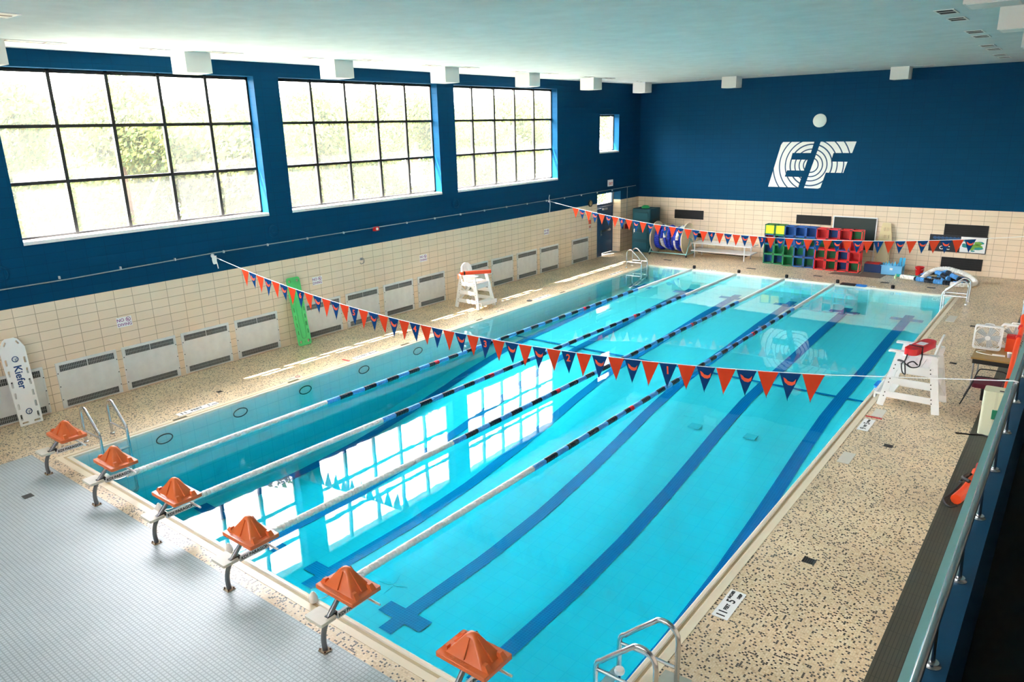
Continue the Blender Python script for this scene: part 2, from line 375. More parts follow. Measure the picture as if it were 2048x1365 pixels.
# left wall with window openings and the door recess
WIN = [(.87, 6.68), (7.42, 13.35), (14.15, 20.15)]
ZW0, ZW1 = 3.66, 7.12
SW = (23.36, 25.0, 4.56, 6.16)
DR = (23.2, 25.25, 2.80)
TH = .38
op = [(a, b, ZW0, ZW1) for a, b in WIN]+[SW, (DR[0], DR[1], -1, DR[2])]
yb = sorted({YN, YF}|{v for o in op for v in o[:2]}); zb = sorted({0, HT, HC}|{max(v, 0) for o in op for v in o[2:]})
wl = MB()
for a, b in zip(yb, yb[1:]):
    for c, d in zip(zb, zb[1:]):
        ym, zm = (a+b)/2, (c+d)/2
        if any(o[0] < ym < o[1] and o[2] < zm < o[3] for o in op): continue
        wl.mat(0 if zm < HT else 1).box(XL-TH, a, c, XL, b, d)
# back of the door recess
wl.mat(0).box(XL-TH-.3, DR[0]-.3, 0, XL-TH, DR[0], DR[2]).box(XL-TH-.3, DR[1], 0, XL-TH, DR[1]+.3, DR[2])
struct('wall_left', wl, [BEIGE, BLUE])
wf = MB(); wf.mat(0).box(XL, YF, 0, XR, YF+.3, HT); wf.mat(1).box(XL, YF, HT, XR, YF+.3, HC); struct('wall_far', wf, [BEIGE, BLUE])
FILL_WIN = [(.5, 4.5), (6.5, 10.5)]; ZN0, ZN1 = 5.0, 7.12  # openings behind the camera, added to let in fill light
wn = MB(); wn.mat(0).box(XL, YN-.3, 0, XR, YN, HT); wn.mat(1).box(XL, YN-.3, HT, XR, YN, ZN0).box(XL, YN-.3, ZN1, XR, YN, HC)
for a, b in ((XL, FILL_WIN[0][0]), (FILL_WIN[0][1], FILL_WIN[1][0]), (FILL_WIN[1][1], XR)): wn.box(a, YN-.3, ZN0, b, YN, ZN1)
struct('wall_near', wn, [BEIGE, BLUE])
wr = MB(); wr.box(XR, YN, 0, XR+.3, YF, HC); struct('wall_right', wr, mat('pale_back_wall', (.25, .23, .20), .6))
pp = MB(); pp.mat(0).box(XP, YN, 0, XP+.06, YF, HT); pp.mat(1).box(XP, YN, HT, XP+.06, YF, ZP-.07); pp.mat(2).box(XP+.06, YN, 0, XP+.18, YF, ZP-.004)
pp.mat(3).box(XP-.012, YN, ZP-.06, XP+.062, YF, ZP)
struct('wall_balcony', pp, [BEIGE, BLUE, BLUEW, TEALP])
bf = MB(); bf.mat(0).box(XP+.18, YN, 1.6, XR, YF, 1.75); bf.box(15.2, YN, 1.75, XR, YF, 2.1).box(16.2, YN, 2.1, XR, YF, 2.5)
bf.mat(1).box(15.18, YN, 1.78, 15.2, YF, 2.06).box(16.18, YN, 2.13, 16.2, YF, 2.46)
struct('floor_balcony', bf, [DARKF, BLUEW])
cl = MB(); cl.box(XL-.02, YN, HC, XR, YF, HC+.25); struct('ceiling', cl, CEILM)
ro = MB(); ro.box(-4.02, YN-3.4, 7.5, XL-.02, YF, 7.8).box(XL-.02, YN-3.4, 7.5, XR, YN, 7.8); struct('roof_overhang_sunshade', ro, WHITEM)  # left eave; near-end slab added, unseen, to block sun on the fill windows
m = MB(); m.box(-4.7, 22.4, 2.95, XL-TH-.01, 26.2, 3.08); struct('door_sun_block', m, WHITEM)  # unseen slab added outside to keep sun off the transom
# windows
def window(name, a, b, z0, z1, cols, rows, clear=()):
    fr = MB(); xg = XL-.30; f = .045
    fr.box(xg-.03, a, z0, xg+.03, a+f, z1).box(xg-.03, b-f, z0, xg+.03, b, z1).box(xg-.03, a, z1-f-.03, xg+.03, b, z1).box(xg-.03, a, z0+.06, xg+.03, b, z0+.06+f)
    for i in range(1, cols): y = a+(b-a)*i/cols; fr.box(xg-.05, y-.036, z0+.06, xg+.05, y+.036, z1)
    for j in range(1, rows): z = z0+.06+(z1-z0-.06)*j/rows; fr.box(xg-.045, a, z-.034, xg+.045, b, z+.034)
    w = thing(name, None, None); w['kind'] = 'structure'
    fr.build('window_frame', CHAR, w, False)
    g = MB()
    for i in range(cols):
        for j in range(rows):
            g.mat(1 if (i, j) in clear else 0)
            y0, y1 = a+(b-a)*i/cols, a+(b-a)*(i+1)/cols; q0, q1 = z0+.06+(z1-z0-.06)*j/rows, z0+.06+(z1-z0-.06)*(j+1)/rows
            g.add([(xg, y0, q0), (xg, y1, q0), (xg, y1, q1), (xg, y0, q1)], [(0, 1, 2, 3)])
    g.build('window_glass', [HAZY, CLEAR], w, False)
    s = MB(); s.box(XL-TH-.05, a, z0-.02, XL+.015, b, z0+.05); s.build('window_sill', mat('pale_stone_sill', (.80, .76, .74), .4), w, False)
    h = MB(); h.box(XL-TH, a+.002, z1-.012, XL-.27, b-.002, z1-.002).build('window_head', WHITEM, w, False)
    return w
window('window_1', *WIN[0], ZW0, ZW1, 5, 3, {(2, 1)})
window('window_2', *WIN[1], ZW0, ZW1, 5, 3)
window('window_3', *WIN[2], ZW0, ZW1, 5, 3)
window('window_4', SW[0], SW[1], SW[2], SW[3], 1, 1)
for k, (a, b) in enumerate(FILL_WIN):  # unseen windows added to brighten surfaces that face the camera
    fr = MB(); g = MB(); yg = YN-.2
    for i in range(6): x = a+(b-a)*i/5; fr.box(x-.036, yg-.05, ZN0, x+.036, yg+.05, ZN1)
    for j in range(4): z = ZN0+(ZN1-ZN0)*j/3; fr.box(a, yg-.05, z-.034, b, yg+.05, z+.034)
    w = thing('window_%d' % (5+k), None, None); w['kind'] = 'structure'; fr.build('window_frame', CHAR, w, False)
    g.add([(a, yg, ZN0), (b, yg, ZN0), (b, yg, ZN1), (a, yg, ZN1)], [(0, 1, 2, 3)]).build('window_glass', CLEAR, w, False)
    MB().box(a, YN-.3, ZN0-.02, b, YN+.01, ZN0+.04).build('window_sill', mat('pale_stone_sill', (.80, .76, .74), .4), w, False)
# door in its recess
d = thing('door_1', None, None); d['kind'] = 'structure'; xd = XL-TH-.02
m = MB(); m.box(xd-.08, DR[0], 0, xd, DR[0]+.06, DR[2]).box(xd-.08, DR[1]-.06, 0, xd, DR[1], DR[2]).box(xd-.08, DR[0], 2.16, xd, DR[1], 2.28).box(xd-.08, DR[0], 2.74, xd, DR[1], 2.8); m.build('door_frame', DOORB, d, False)
m = MB(); m.plate([(0, 0), (1.36, 0), (1.36, 2.14), (0, 2.14)], [[(.28, 1.25), (.46, 1.25), (.46, 1.95), (.28, 1.95)]], (xd-.06, 23.82, .01), (0, 1, 0), (0, 0, 1), .05); lf = m.build('door_leaf', DOORB, d, False)
m = MB(); m.box(xd+.02, 24.05, 1.02, xd+.07, 24.95, 1.10).box(xd-.01, 24.05, 1.0, xd+.03, 24.12, 1.12).box(xd-.01, 24.88, 1.0, xd+.03, 24.95, 1.12); m.build('push_bar', STEEL, lf, False)
m = MB(); m.box(xd-.01, 24.3, 2.0, xd+.07, 24.65, 2.09); m.build('door_closer', ALU, lf, False)
m = MB(); m.box(xd-.045, 24.1, 1.26, xd-.035, 24.28, 1.96); m.build('door_glass', HAZY, lf, False)
m = MB(); m.box(XL-.09, DR[0]+.01, .02, XL-.03, DR[0]+.46, 2.16); lf2 = m.build('door_leaf', DOORB, d, False)
m = MB(); m.box(XL-.03, DR[0]+.28, .95, XL+.01, DR[0]+.40, 1.2).cyl((XL, DR[0]+.34, 1.0), (XL+.06, DR[0]+.34, 1.0), .02).cyl((XL+.05, DR[0]+.34, 1.0), (XL+.05, DR[0]+.22, 1.0), .014); m.build('door_handle', STEEL, lf2)
m = MB(); m.box(xd-.04, DR[0]+.06, 2.28, xd-.03, DR[1]-.06, 2.74); m.build('transom_glass', HAZY, d, False)
m = MB(); m.box(xd-.02, DR[0], -.01, XL, DR[1], .004); m.build('threshold', mat('grey_stone', (.45, .43, .38), .5), d, False)
# outside
og = MB(); og.box(-90, -60, -.9, XL-TH-.02, 110, -.6); struct('outside_ground', og, GRASS)

def crown(rx, rz, n, s, seed):
    r = random.Random(seed); m = MB(); blobs = []
    for _ in range(16):
        a, t = r.uniform(0, 2*PI), r.uniform(-.9, 1); q = math.sqrt(max(0, 1-t*t))*r.uniform(.35, .8); blobs.append(Vector((q*math.cos(a)*rx, q*math.sin(a)*rx, t*.75*rz)))
    for _ in range(n):
        b = r.choice(blobs); d = Vector((r.gauss(0, 1), r.gauss(0, 1), r.gauss(0, 1))).normalized()*r.uniform(.5, 1)*rx*.42
        p = b+d; u = Vector((r.gauss(0, 1), r.gauss(0, 1), r.gauss(0, .6))).normalized(); v = u.orthogonal().normalized(); w = u.cross(v)
        k = s*r.uniform(.6, 1.3); m.mat(r.randrange(3)); m.add([p-v*k*.6, p+w*k*.35, p+v*k*.6, p-w*k*.35], [(0, 1, 2, 3)])
    return m
protos = []
for i, (rx, rz, n, s) in enumerate(((3.0, 3.4, 15000, .17), (3.6, 3.0, 16000, .19), (2.4, 3.8, 13000, .15))):
    t = thing('leafy_tree', 'x', 'tree')
    o = crown(rx, rz, n, s, i+3).build('crown', LEAF, t, False); o.location = (0, 0, 5.2)
    m = MB(); m.tube(bez([(0, 0, 0), (.1, .05, 2), (-.05, .1, 4), (.05, 0, 6.3)], 5), [.24-.009*k for k in range(16)], 10); 
    for a in (.4, 2.3, 4.4): m.tube([(0, 0, 3.2), (math.cos(a)*.8, math.sin(a)*.8, 4.5), (math.cos(a)*1.6, math.sin(a)*1.6, 5.6)], [.11, .08, .04], 7)
    m.build('trunk', BARK, t)
    protos.append(t)
tp = [(-8.5, 2.4, 2), (-10.5, 6.6, 0), (-9.6, 10.4, 1), (-11.5, 15.2, 0), (-9.2, 18.6, 2), (-10.6, 23.5, 1), (-12.5, 29, 0), (-10, 34, 2),
      (-17, 4, 1), (-19, 10.5, 0), (-18, 18, 1), (-20, 26, 0), (-19, 35, 1), (-22, 44, 0), (-31, 8, 1), (-33, 22, 0), (-32, 36, 1), (-36, 52, 0)]
used = set()
WN = ['nearest big window', 'middle big window', 'third big window']
for i, (x, y, k) in enumerate(tp):
    near = ['nearest the windows', 'in the middle distance', 'farthest away'][0 if x > -15 else (1 if x > -25 else 2)]
    lab = 'leafy tree outside, %s, %s from the left' % (near, ORD[i if i < 8 else (i-8 if i < 14 else i-14)])
    if k in used: o = dup(protos[k], (x, y, -.6), random.uniform(0, 6), lab)
    else: o = protos[k]; used.add(k); o.location = (x, y, -.6); o['label'] = lab
    o['group'] = 'trees outside the windows'; o.scale = (.92,)*3 if x > -15 else (1.0,)*3

# ================================================================== LEFT WALL FITTINGS
PY = [-.56, .97, 2.38, 3.81, 5.27, 7.46, 8.95, 10.45, 11.96, 14.3, 15.79, 17.33, 18.85, 21.16]
def wall_panel():
    t = thing('wall_panel', 'x', 'heater panel', (XL, 0, .04))
    w, h = 1.28, 1.03
    MB().box(0, 0, 0, .03, w, h).box(.03, 0, 0, .036, .035, h).box(.03, w-.035, 0, .036, w, h).box(.03, 0, h-.03, .036, w, h).build('panel_sheet', GALV, t, False)
    for (a, b, z0, z1) in ((.07, w/2-.015, h-.20, h-.06), (w/2+.015, w-.07, h-.20, h-.06), (.09, w-.09, .03, .17)):
        m = MB(); m.mat(0).box(.031, a, z0, .033, b, z1); n = int((b-a)/.033)
        m.mat(1)
        for k in range(n+1): y = a+(b-a)*k/n; m.box(.031, y-.006, z0, .042, y+.006, z1)
        m.box(.031, a, (z0+z1)/2-.004, .04, b, (z0+z1)/2+.004)
        m.build('grille', [GRILD, GRILS], t, False)
    m = MB()
    for y in (.018, w-.018):
        for z in (.2, .5, .8): m.cyl((.036, y, z), (.042, y, z), .012, seg=8)
    m.build('screws', CHAR, t)
    return t
PL = ['galvanised grille wall panel half hidden behind the white rescue board', 'galvanised grille wall panel just right of the white rescue board', 'galvanised grille wall panel under the nearest no diving sign',
      'second galvanised grille wall panel right of the nearest no diving sign', 'galvanised grille wall panel just left of the green rescue board', 'galvanised grille wall panel partly behind the green rescue board',
      'second galvanised grille wall panel right of the green rescue board', 'third galvanised grille wall panel right of the green rescue board', 'galvanised grille wall panel just left of the far lifeguard chair',
      'galvanised grille wall panel directly behind the white chair with the orange tube', 'first galvanised grille wall panel right of the left side lifeguard chair', 'second galvanised grille wall panel right of the left side lifeguard chair',
      'third galvanised grille wall panel right of the left side lifeguard chair', 'lone galvanised grille wall panel nearest the blue door']
P0 = wall_panel()
for i, y in enumerate(PY):
    o = P0 if i == 0 else dup(P0, (XL, y, .04))
    o.location = (XL, y, .04); o['label'] = PL[i]; o['group'] = 'grille panels along the left wall'
# no-diving signs
def nodive(y, lab):
    t = thing('no_diving_sign', lab, 'sign', (XL, y, 1.655), group='no diving signs on the left wall')
    MB().box(0, -.17, -.115, .008, .17, .115).build('sign_plate', WHITEP, t, False)
    text('lettering', 'NO', .105, (.009, -.085, .045), (0, 1, 0), (0, 0, 1), PURPLE, t, .001, bold=.001)
    text('lettering', 'DIVING', .095, (.009, 0, -.062), (0, 1, 0), (0, 0, 1), PURPLE, t, .001, bold=.001)
    m = MB(); m.tube([(.011, .09+.048*math.cos(a), .048+.048*math.sin(a)) for a in [2*PI*k/20 for k in range(20)]], .006, 5, closed=True).bar((.011, .05, .08), (.011, .12, .01), .004, .010)
    m.bar((.011, .068, .03), (.011, .10, .06), .004, .014); m.build('ban_symbol', PURPLE, t)
nodive(2.56, 'white no diving sign nearest the white rescue board'); nodive(8.0, 'white no diving sign just right of the green rescue board')
nodive(12.3, 'white no diving sign above the panels left of the lifeguard chair'); nodive(19.33, 'white no diving sign near the far rope anchor')
# conduit
m = MB(); m.tube([(XL+.03, YN+.1, 2.83), (XL+.03, 1.6, 2.83), (XL+.03, 5, 2.90), (XL+.03, 19.5, 2.90), (XL+.03, 23.0, 2.93), (XL+.03, 26.6, 2.95)], .014, 8)
cd = tag(m.build('conduit_pipe', mat('grey_conduit', (.30, .36, .38), .4, .5)), 'thin grey conduit pipe running along the blue upper left wall', 'pipe')
m = MB()
for y in [0.1+1.28*k for k in range(20)]: m.box(XL, y, 2.86, XL+.05, y+.03, 2.92)
m.build('pipe_clips', mat('pale_clip', (.55, .6, .62), .4), cd, False)
m = MB(); m.box(XL, 10.22, 2.80, XL+.09, 10.40, 2.92); t = tag(m.build('alarm_box', REDF), 'small red alarm box below the conduit on the blue wall', 'alarm')
MB().cyl((XL+.09, 10.31, 2.86), (XL+.11, 10.31, 2.86), .04).build('strobe_lens', WHITEP, t)
for y, z, lab in ((.34, 3.13, 'round blue wall cap nearest the camera end, left of the first flag rope'), (6.76, 3.23, 'round blue wall cap under the gap between the nearer two big windows'), (14.0, 3.28, 'round blue wall cap below the left end of the third big window')):
    m = MB(); m.lathe([(.17, 0), (.17, .02), (.14, .035), (.13, .02), (.06, .02), (.05, .03), (.01, .03)], (XL, y, z), 'x', 28)
    tag(m.build('round_hatch', BLUE), lab, 'hatch', 'round caps on the blue left wall')
m = MB(); m.lathe([(.15, 0), (.15, .05), (.12, .06), (.11, .03), (.01, .03)], (XL, 22.6, 2.48), 'x', 24); t = tag(m.build('wall_clock', mat('clock_case', (.03, .025, .02), .4)), 'small round clock with a dark rim left of the blue door', 'clock')
m = MB(); m.lathe([(.11, .031), (.105, .036), (.01, .036)], (XL, 22.6, 2.48), 'x', 24); m.build('clock_face', mat('brassy_face', (.55, .42, .18), .4), t)
m = MB(); m.bar((XL+.04, 22.6, 2.48), (XL+.04, 22.6, 2.55), .006, .012).bar((XL+.04, 22.6, 2.48), (XL+.04, 22.65, 2.46), .006, .012); m.build('clock_hands', INK, t)
t = thing('exit_sign', 'small white exit sign with red letters above the blue door', 'sign', (XL, 24.26, 3.22)); MB().box(0, -.2, -.13, .05, .2, .15).build('sign_box', WHITEP, t, False)
text('lettering', 'EXIT', .16, (.052, 0, -.02), (0, 1, 0), (0, 0, 1), REDF, t, .001, bold=.004)
m = MB(); m.box(XL, 22.5, 1.59, XL+.01, 22.69, 1.77); tag(m.build('wall_notice', mat('red_notice', (.72, .10, .05), .5)), 'small solid red notice, upper of two left of the door', 'notice', 'small notices beside the door')
m = MB(); m.mat(0).box(XL, 22.5, 1.30, XL+.01, 22.69, 1.53); m.mat(1).box(XL+.01, 22.52, 1.42, XL+.012, 22.67, 1.52); tag(m.build('wall_notice', [mat('pale_notice', (.72, .58, .50), .5), mat('faded_red', (.55, .20, .14), .5)]), 'pale faded notice, lower of two left of the door', 'notice', 'small notices beside the door')
m = MB(); m.box(XL, 25.68, 1.02, XL+.12, 25.88, 1.24); t = tag(m.build('pull_station', mat('dark_red', (.30, .01, .02), .4)), 'dark red box on the tile between the door and the tall blue cabinet', 'alarm')
m = MB(); m.tube([(XL+.03, 25.8, 1.24), (XL+.03, 25.8, 2.93)], .010, 8); tag(m.build('conduit_pipe', mat('grey_conduit', (.30, .36, .38), .4, .5)), 'thin vertical conduit rising from the dark red box near the corner', 'pipe')
m = MB(); m.box(XL, 25.38, 1.05, XL+.05, 25.46, 1.25); tag(m.build('wall_switch', BLACK), 'small black switch on the tile right of the blue door', 'switch')
m = MB(); m.box(XL, 12.55, .50, XL+.015, 12.75, .62); t = tag(m.build('wall_outlet', mat('steel_plate', (.5, .5, .48), .4, .6)), 'small steel outlet plate low on the tile left of the lifeguard chair', 'outlet')
m = MB(); m.tube(bez([(XL+.02, 9.66, 2.03), (XL+.05, 9.72, 2.03), (XL+.06, 9.72, 1.92), (XL+.04, 9.62, 1.88), (XL+.03, 9.60, 1.93)], 5), .012, 8).box(XL, 9.62, 1.99, XL+.02, 9.72, 2.06); tag(m.build('wall_hook', STEEL), 'small metal hook alone on the beige tile of the left wall', 'hook')

# rescue boards
def holes(side, zs, w, h, r): return [rr(w, h, r, side, z) for z in zs]
def board(name, label, m_, h, wt, wb, kind):
    t = thing(name, label, 'rescue board')
    if kind == 'white':
        out = [(-wb/2, 0), (wb/2, 0), (wt/2, h-.22), (wt/2-.09, h-.04), (wt/2-.15, h), (-wt/2+.15, h), (-wt/2+.09, h-.04), (-wt/2, h-.22)]
        hs = []
        for k in range(6): z = .18+.235*k; x = (wb+(wt-wb)*z/h)/2-.055; hs += [rr(.042, .13, .018, x, z), rr(.042, .13, .018, -x, z)]
        hs += [rr(.12, .04, .018, .11, .06), rr(.12, .04, .018, -.11, .06), [(.08, h-.08), (.125, h-.15), (.15, h-.135), (.105, h-.055)], [(-.08, h-.08), (-.105, h-.055), (-.15, h-.135), (-.125, h-.15)]]
        MB().plate(out, hs, (0, 0, 0), (1, 0, 0), (0, 0, 1), .045).build('board_body', m_, t)
        text('lettering', 'Kiefer', .20, (0, -.047, 1.02), (0, 0, -1), (1, 0, 0), INKB, t, .001, bold=.004)
        for z in (1.40, .28):
            m = MB(); m.tube([(.055*math.cos(a), -.048, z+.055*math.sin(a)) for a in [2*PI*k/20 for k in range(20)]], .008, 5, closed=True)
            for a in (.5, 2.6, 4.7): m.bar((0, -.048, z), (.055*math.cos(a), -.048, z+.055*math.sin(a)), .004, .02, (0, 1, 0))
            m.build('round_emblem', INKB, t)
    elif kind == 'green':
        out = rr(wb, h, .07, 0, h/2, 5); hs = []
        for k in range(6): z = .38+.215*k; hs += [rr(.035, .12, .016, wb/2-.05, z), rr(.035, .12, .016, -wb/2+.05, z)]
        for s in (-1, 1): hs += [circ(.045, s*(wb/2-.085), .11, 14), circ(.045, s*(wb/2-.085), h-.10, 14)]
        MB().plate(out, hs, (0, 0, 0), (1, 0, 0), (0, 0, 1), .045).build('board_body', m_, t)
        m = MB(); m.tube(bez([(-.085, -.05, h-.3), (-.085, -.05, 1.0), (-.08, -.05, .32), (0, -.05, .20), (.08, -.05, .32), (.085, -.05, 1.0), (.085, -.05, h-.3)], 5), .012, 6).build('moulded_rib', mat('dark_green_rib', (.07, .50, .15), .3), t)
        MB().cyl((0, -.046, .10), (0, -.05, .10), .018, seg=10).build('centre_peg', mat('dark_green_rib', (.07, .50, .15), .3), t)
    else:
        out = [(-wb/2, 0), (wb/2, 0), (wb/2, h*.62), (wt/2, h-.03), (wt/2-.05, h), (-wt/2+.05, h), (-wt/2, h-.03), (-wb/2, h*.62)]; hs = []
        for k in range(5): z = .16+.22*k; hs += [rr(.028, .12, .012, wb/2-.045, z), rr(.028, .12, .012, -wb/2+.045, z)]
        for z, d in ((h*.70, .13), (h*.86, .09)): hs += [rr(.028, .14, .012, .035, z), rr(.028, .14, .012, -.035, z), rr(.028, .13, .012, d, z), rr(.028, .13, .012, -d, z)]
        MB().plate(out, hs, (0, 0, 0), (1, 0, 0), (0, 0, 1), .045).build('board_body', m_, t)
    return t
def lean(t, loc, rz, tilt):
    t.location = loc; t.rotation_euler = (Matrix.Rotation(rz, 4, 'Z') @ Matrix.Rotation(tilt, 4, 'X')).to_euler()
lean(board('rescue_board', 'white rescue board with blue lettering leaning by the nearest left wall panel', WHITEP, 1.84, .46, .42, 'white'), (XL+.28, .23, .002), PI/2, -.125)
lean(board('rescue_board', 'green rescue board leaning on the left wall behind the flag line', GREENB, 1.92, .40, .42, 'green'), (XL+.32, 7.13, .002), PI/2, -.14)
lean(board('rescue_board', 'tan rescue board with slots leaning on the far wall behind the blue bins', TANB, 1.80, .30, .50, 'tan'), (8.18, YF-.26, .002), 0, -.10)

# ================================================================== CEILING
def ceil_box(x, y, s=.60):
    MBx = MB(); MBx.box(-s, 0, -.43, 0, s, 0); return MBx
BX = [(-1.48, .22), (-1.48, 4.21), (-1.09, 7.92), (-.99, 11.85), (-1.04, 16.0), (-1.23, 20.33), (-1.6, 25.12), (2.51, 24.95), (8.57, 25.45), (13.31, 6.35), (13.31, 10.0), (13.31, 14.25), (13.31, 18.3), (13.31, 22.4)]
BL = ['white square ceiling box cut by the left edge of the photo', 'big white ceiling box above the nearest big window', 'white ceiling box above the left part of the middle big window', 'white ceiling box above the pier between the middle and third big windows',
      'white ceiling box above the third big window', 'white ceiling box between the third big window and the corner', 'white ceiling box nearest the far left corner', 'white ceiling box along the far wall left of the logo', 'white ceiling box along the far wall right of the logo',
      'shaded ceiling box closest to the top right corner', 'second shaded ceiling box from the top right corner', 'third shaded ceiling box from the top right corner', 'fourth shaded ceiling box along the balcony side', 'fifth shaded ceiling box along the balcony side']
b0 = None
for i, (x, y) in enumerate(BX):
    if b0 is None:
        b0 = thing('ceiling_box', BL[0], 'ceiling box', (x, y, HC), group='white boxes around the ceiling edge')
        MB().box(-.6, 0, -.42, 0, .6, 0).build('box_shell', WHITEM, b0, False); MB().box(-.57, .03, -.426, -.03, .57, -.42).build('lens_panel', mat('pale_lens', (.85, .85, .80), .4), b0, False)
    else: dup(b0, (x, y, HC), label=BL[i])
VT = [(-1.50, 0.85, .22, .6, 'v'), (-1.50, 1.5, .22, .6, 'v'), (-1.45, 3.5, .18, .6, 'v'), (-1.2, 5.0, .18, .7, 'v'), (-1.1, 7.2, .18, .6, 'v'), (-.7, 8.75, .18, .6, 'v'), (-.95, 11.2, .18, .6, 'v'), (-.8, 12.7, .18, .6, 'v'), (-1.0, 15.3, .18, .6, 'v'), (-.9, 17.0, .18, .6, 'v'),
      (1.55, -.2, .5, .25, 'h'), (-1.1, 19.7, .18, .6, 'v'), (-1.1, 21.2, .18, .6, 'v'), (-1.5, 24.4, .18, .6, 'v'), (1.0, 25.4, .6, .2, 'h'), (3.55, 25.5, .6, .2, 'h'), (6.4, 25.6, .6, .2, 'h'), (9.0, 25.7, .6, .2, 'h'),
      (11.86, 10.65, .25, .58, 'v'), (11.85, 11.92, .25, .52, 'v'), (11.80, 14.72, .28, .6, 'v'), (11.78, 15.95, .28, .55, 'v'), (11.6, 18.8, .28, .58, 'v'), (11.6, 20.2, .28, .58, 'v'), (11.5, 22.7, .28, .58, 'v'), (11.5, 24.0, .28, .58, 'v')]
v0 = None
for i, (x, y, a, b, k) in enumerate(VT):
    side = 'window side' if i < 14 and i != 10 else ('far wall side' if 14 <= i < 18 else ('balcony side' if i >= 18 else 'near left corner'))
    num = i+1 if i < 10 else (i if i < 14 else (i-13 if i < 18 else i-17))
    lab = 'recessed slot vent in the ceiling, %s, %s counted from the camera' % (side, ORD[num-1]) if i != 10 else 'recessed slot vent in the ceiling, alone near the top left corner of the photo'
    if i >= 14 and i < 18: lab = 'recessed slot vent in the ceiling along the far wall, %s from the left' % ORD[num-1]
    t = thing('ceiling_vent', lab, 'ceiling vent', (x, y, HC), group='slot vents in the ceiling')
    m = MB(); w = .03
    m.box(-a/2-w, -b/2-w, -.012, a/2+w, -b/2, 0).box(-a/2-w, b/2, -.012, a/2+w, b/2+w, 0).box(-a/2-w, -b/2, -.012, -a/2, b/2, 0).box(a/2, -b/2, -.012, a/2+w, b/2, 0)
    m.build('vent_rim', WHITEM, t, False)
    warm = i < 11  # nearer window slots pale; the others' dark colour stands in for shade
    m = MB(); m.box(-a/2, -b/2, -.004, a/2, b/2, -.001); m.build('vent_slot', mat('pale_diffuser', (.80, .72, .60), .5) if warm else GLASSD, t, False)
    m = MB()
    if b > a: m.box(-a/2, -.012, -.010, a/2, .012, -.004)
    else: m.box(-.012, -b/2, -.010, .012, b/2, -.004)
    m.build('divider', mat('dark_divider', (.16, .07, .05), .5) if warm else WHITEM, t, False)

# ================================================================== FAR WALL
# EF sign: two skewed letters with concentric dark bands
def rings_mat():
    m = bpy.data.materials.new('white_letters_with_blue_rings'); m.use_nodes = True; n, l = nt(m); b = n['Principled BSDF']
    g = n.new('ShaderNodeNewGeometry'); s = n.new('ShaderNodeVectorMath'); s.operation = 'SUBTRACT'; s.inputs[1].default_value = (5.07, YF-.012, 3.95); l.new(g.outputs['Position'], s.inputs[0])
    ln = n.new('ShaderNodeVectorMath'); ln.operation = 'LENGTH'; l.new(s.outputs[0], ln.inputs[0])
    dv = n.new('ShaderNodeMath'); dv.operation = 'DIVIDE'; dv.inputs[1].default_value = 2.0; l.new(ln.outputs['Value'], dv.inputs[0])
    rp = n.new('ShaderNodeValToRGB'); rp.color_ramp.interpolation = 'CONSTANT'; e = rp.color_ramp.elements
    wc, bc = (.80, .82, .80, 1), (.002, .062, .155, 1)
    e[0].position = 0; e[0].color = wc; e[1].position = .999; e[1].color = wc
    for r in (.285, .455, .63, .82, 1.02, 1.26, 1.52):
        a = e.new((r-.024)/2); a.color = bc; q = e.new((r+.024)/2); q.color = wc
    l.new(dv.outputs[0], rp.inputs['Fac']); l.new(rp.outputs['Color'], b.inputs['Base Color']); b.inputs['Roughness'].default_value = .5
    return m
RM = rings_mat()
def ef(p): return (3.83+(p[0]-520)*.002497, 4.87-(p[1]-268)*.002553)
PE = [(520, 268), (345, 985), (845, 985), (885, 817), (610, 817), (640, 715), (915, 715), (957, 545), (687, 545), (707, 440), (1000, 440), (1040, 268)]
PF = [(1140, 268), (940, 990), (1195, 995), (1262, 742), (1530, 742), (1576, 572), (1325, 572), (1352, 440), (1632, 440), (1680, 268)]
t = thing('logo_sign', 'large white letters with concentric ring pattern on the dark blue far wall', 'sign', (0, 0, 0))
for P in (PE, PF): MB().plate([ef(p) for p in P], [], (0, YF-.001, 0), (1, 0, 0), (0, 0, 1), .012).build('letter', RM, t, False)
m = MB(); m.lathe([(.26, 0), (.26, -.04), (.22, -.07), (.01, -.08)], (5.27, YF, 5.69), 'y', 36)
tag(m.build('wall_disc', mat('opal_disc', (.78, .86, .82), .3)), 'pale round disc on the dark blue wall above the letters', 'disc')
def vent(x0, x1, z0, z1, lab):
    t = thing('wall_vent', lab, 'vent', (x0, YF, z0), group='dark vents in the far wall')
    MB().box(0, -.012, 0, x1-x0, 0, z1-z0).build('vent_back', GLASSD, t, False)
    m = MB(); w, h = x1-x0, z1-z0; m.box(-.02, -.02, -.02, 0, 0, h+.02).box(w, -.02, -.02, w+.02, 0, h+.02).box(0, -.02, -.02, w, 0, 0).box(0, -.02, h, w, 0, h+.02)
    for k in range(1, 5): m.box(0, -.018, h*k/5-.003, w, -.012, h*k/5+.003)
    m.build('vent_frame', mat('vent_frame_dark', (.010, .010, .010), .6), t, False)
vent(-.85, .53, 1.50, 1.86, 'dark slot vent high on the far wall above the rope reel'); vent(4.70, 6.05, 1.58, 1.90, 'dark slot vent behind the left crate stack, beside the chalkboard')
vent(10.16, 11.53, 1.46, 1.84, 'dark slot vent above the black and white banner'); vent(10.2, 11.5, .20, .60, 'dark slot vent low on the far wall behind the rope heap'); vent(-.45, .55, .68, .83, 'narrow dark slot vent low behind the white bench')
t = thing('chalkboard', 'dark green chalkboard with silver frame behind the red crate stack', 'chalkboard', (6.2, YF-.03, 0))
MB().box(0, -.01, .66, 1.58, .0, 1.92).build('board_surface', mat('chalk_surface', (.012, .026, .024), .5), t, False)
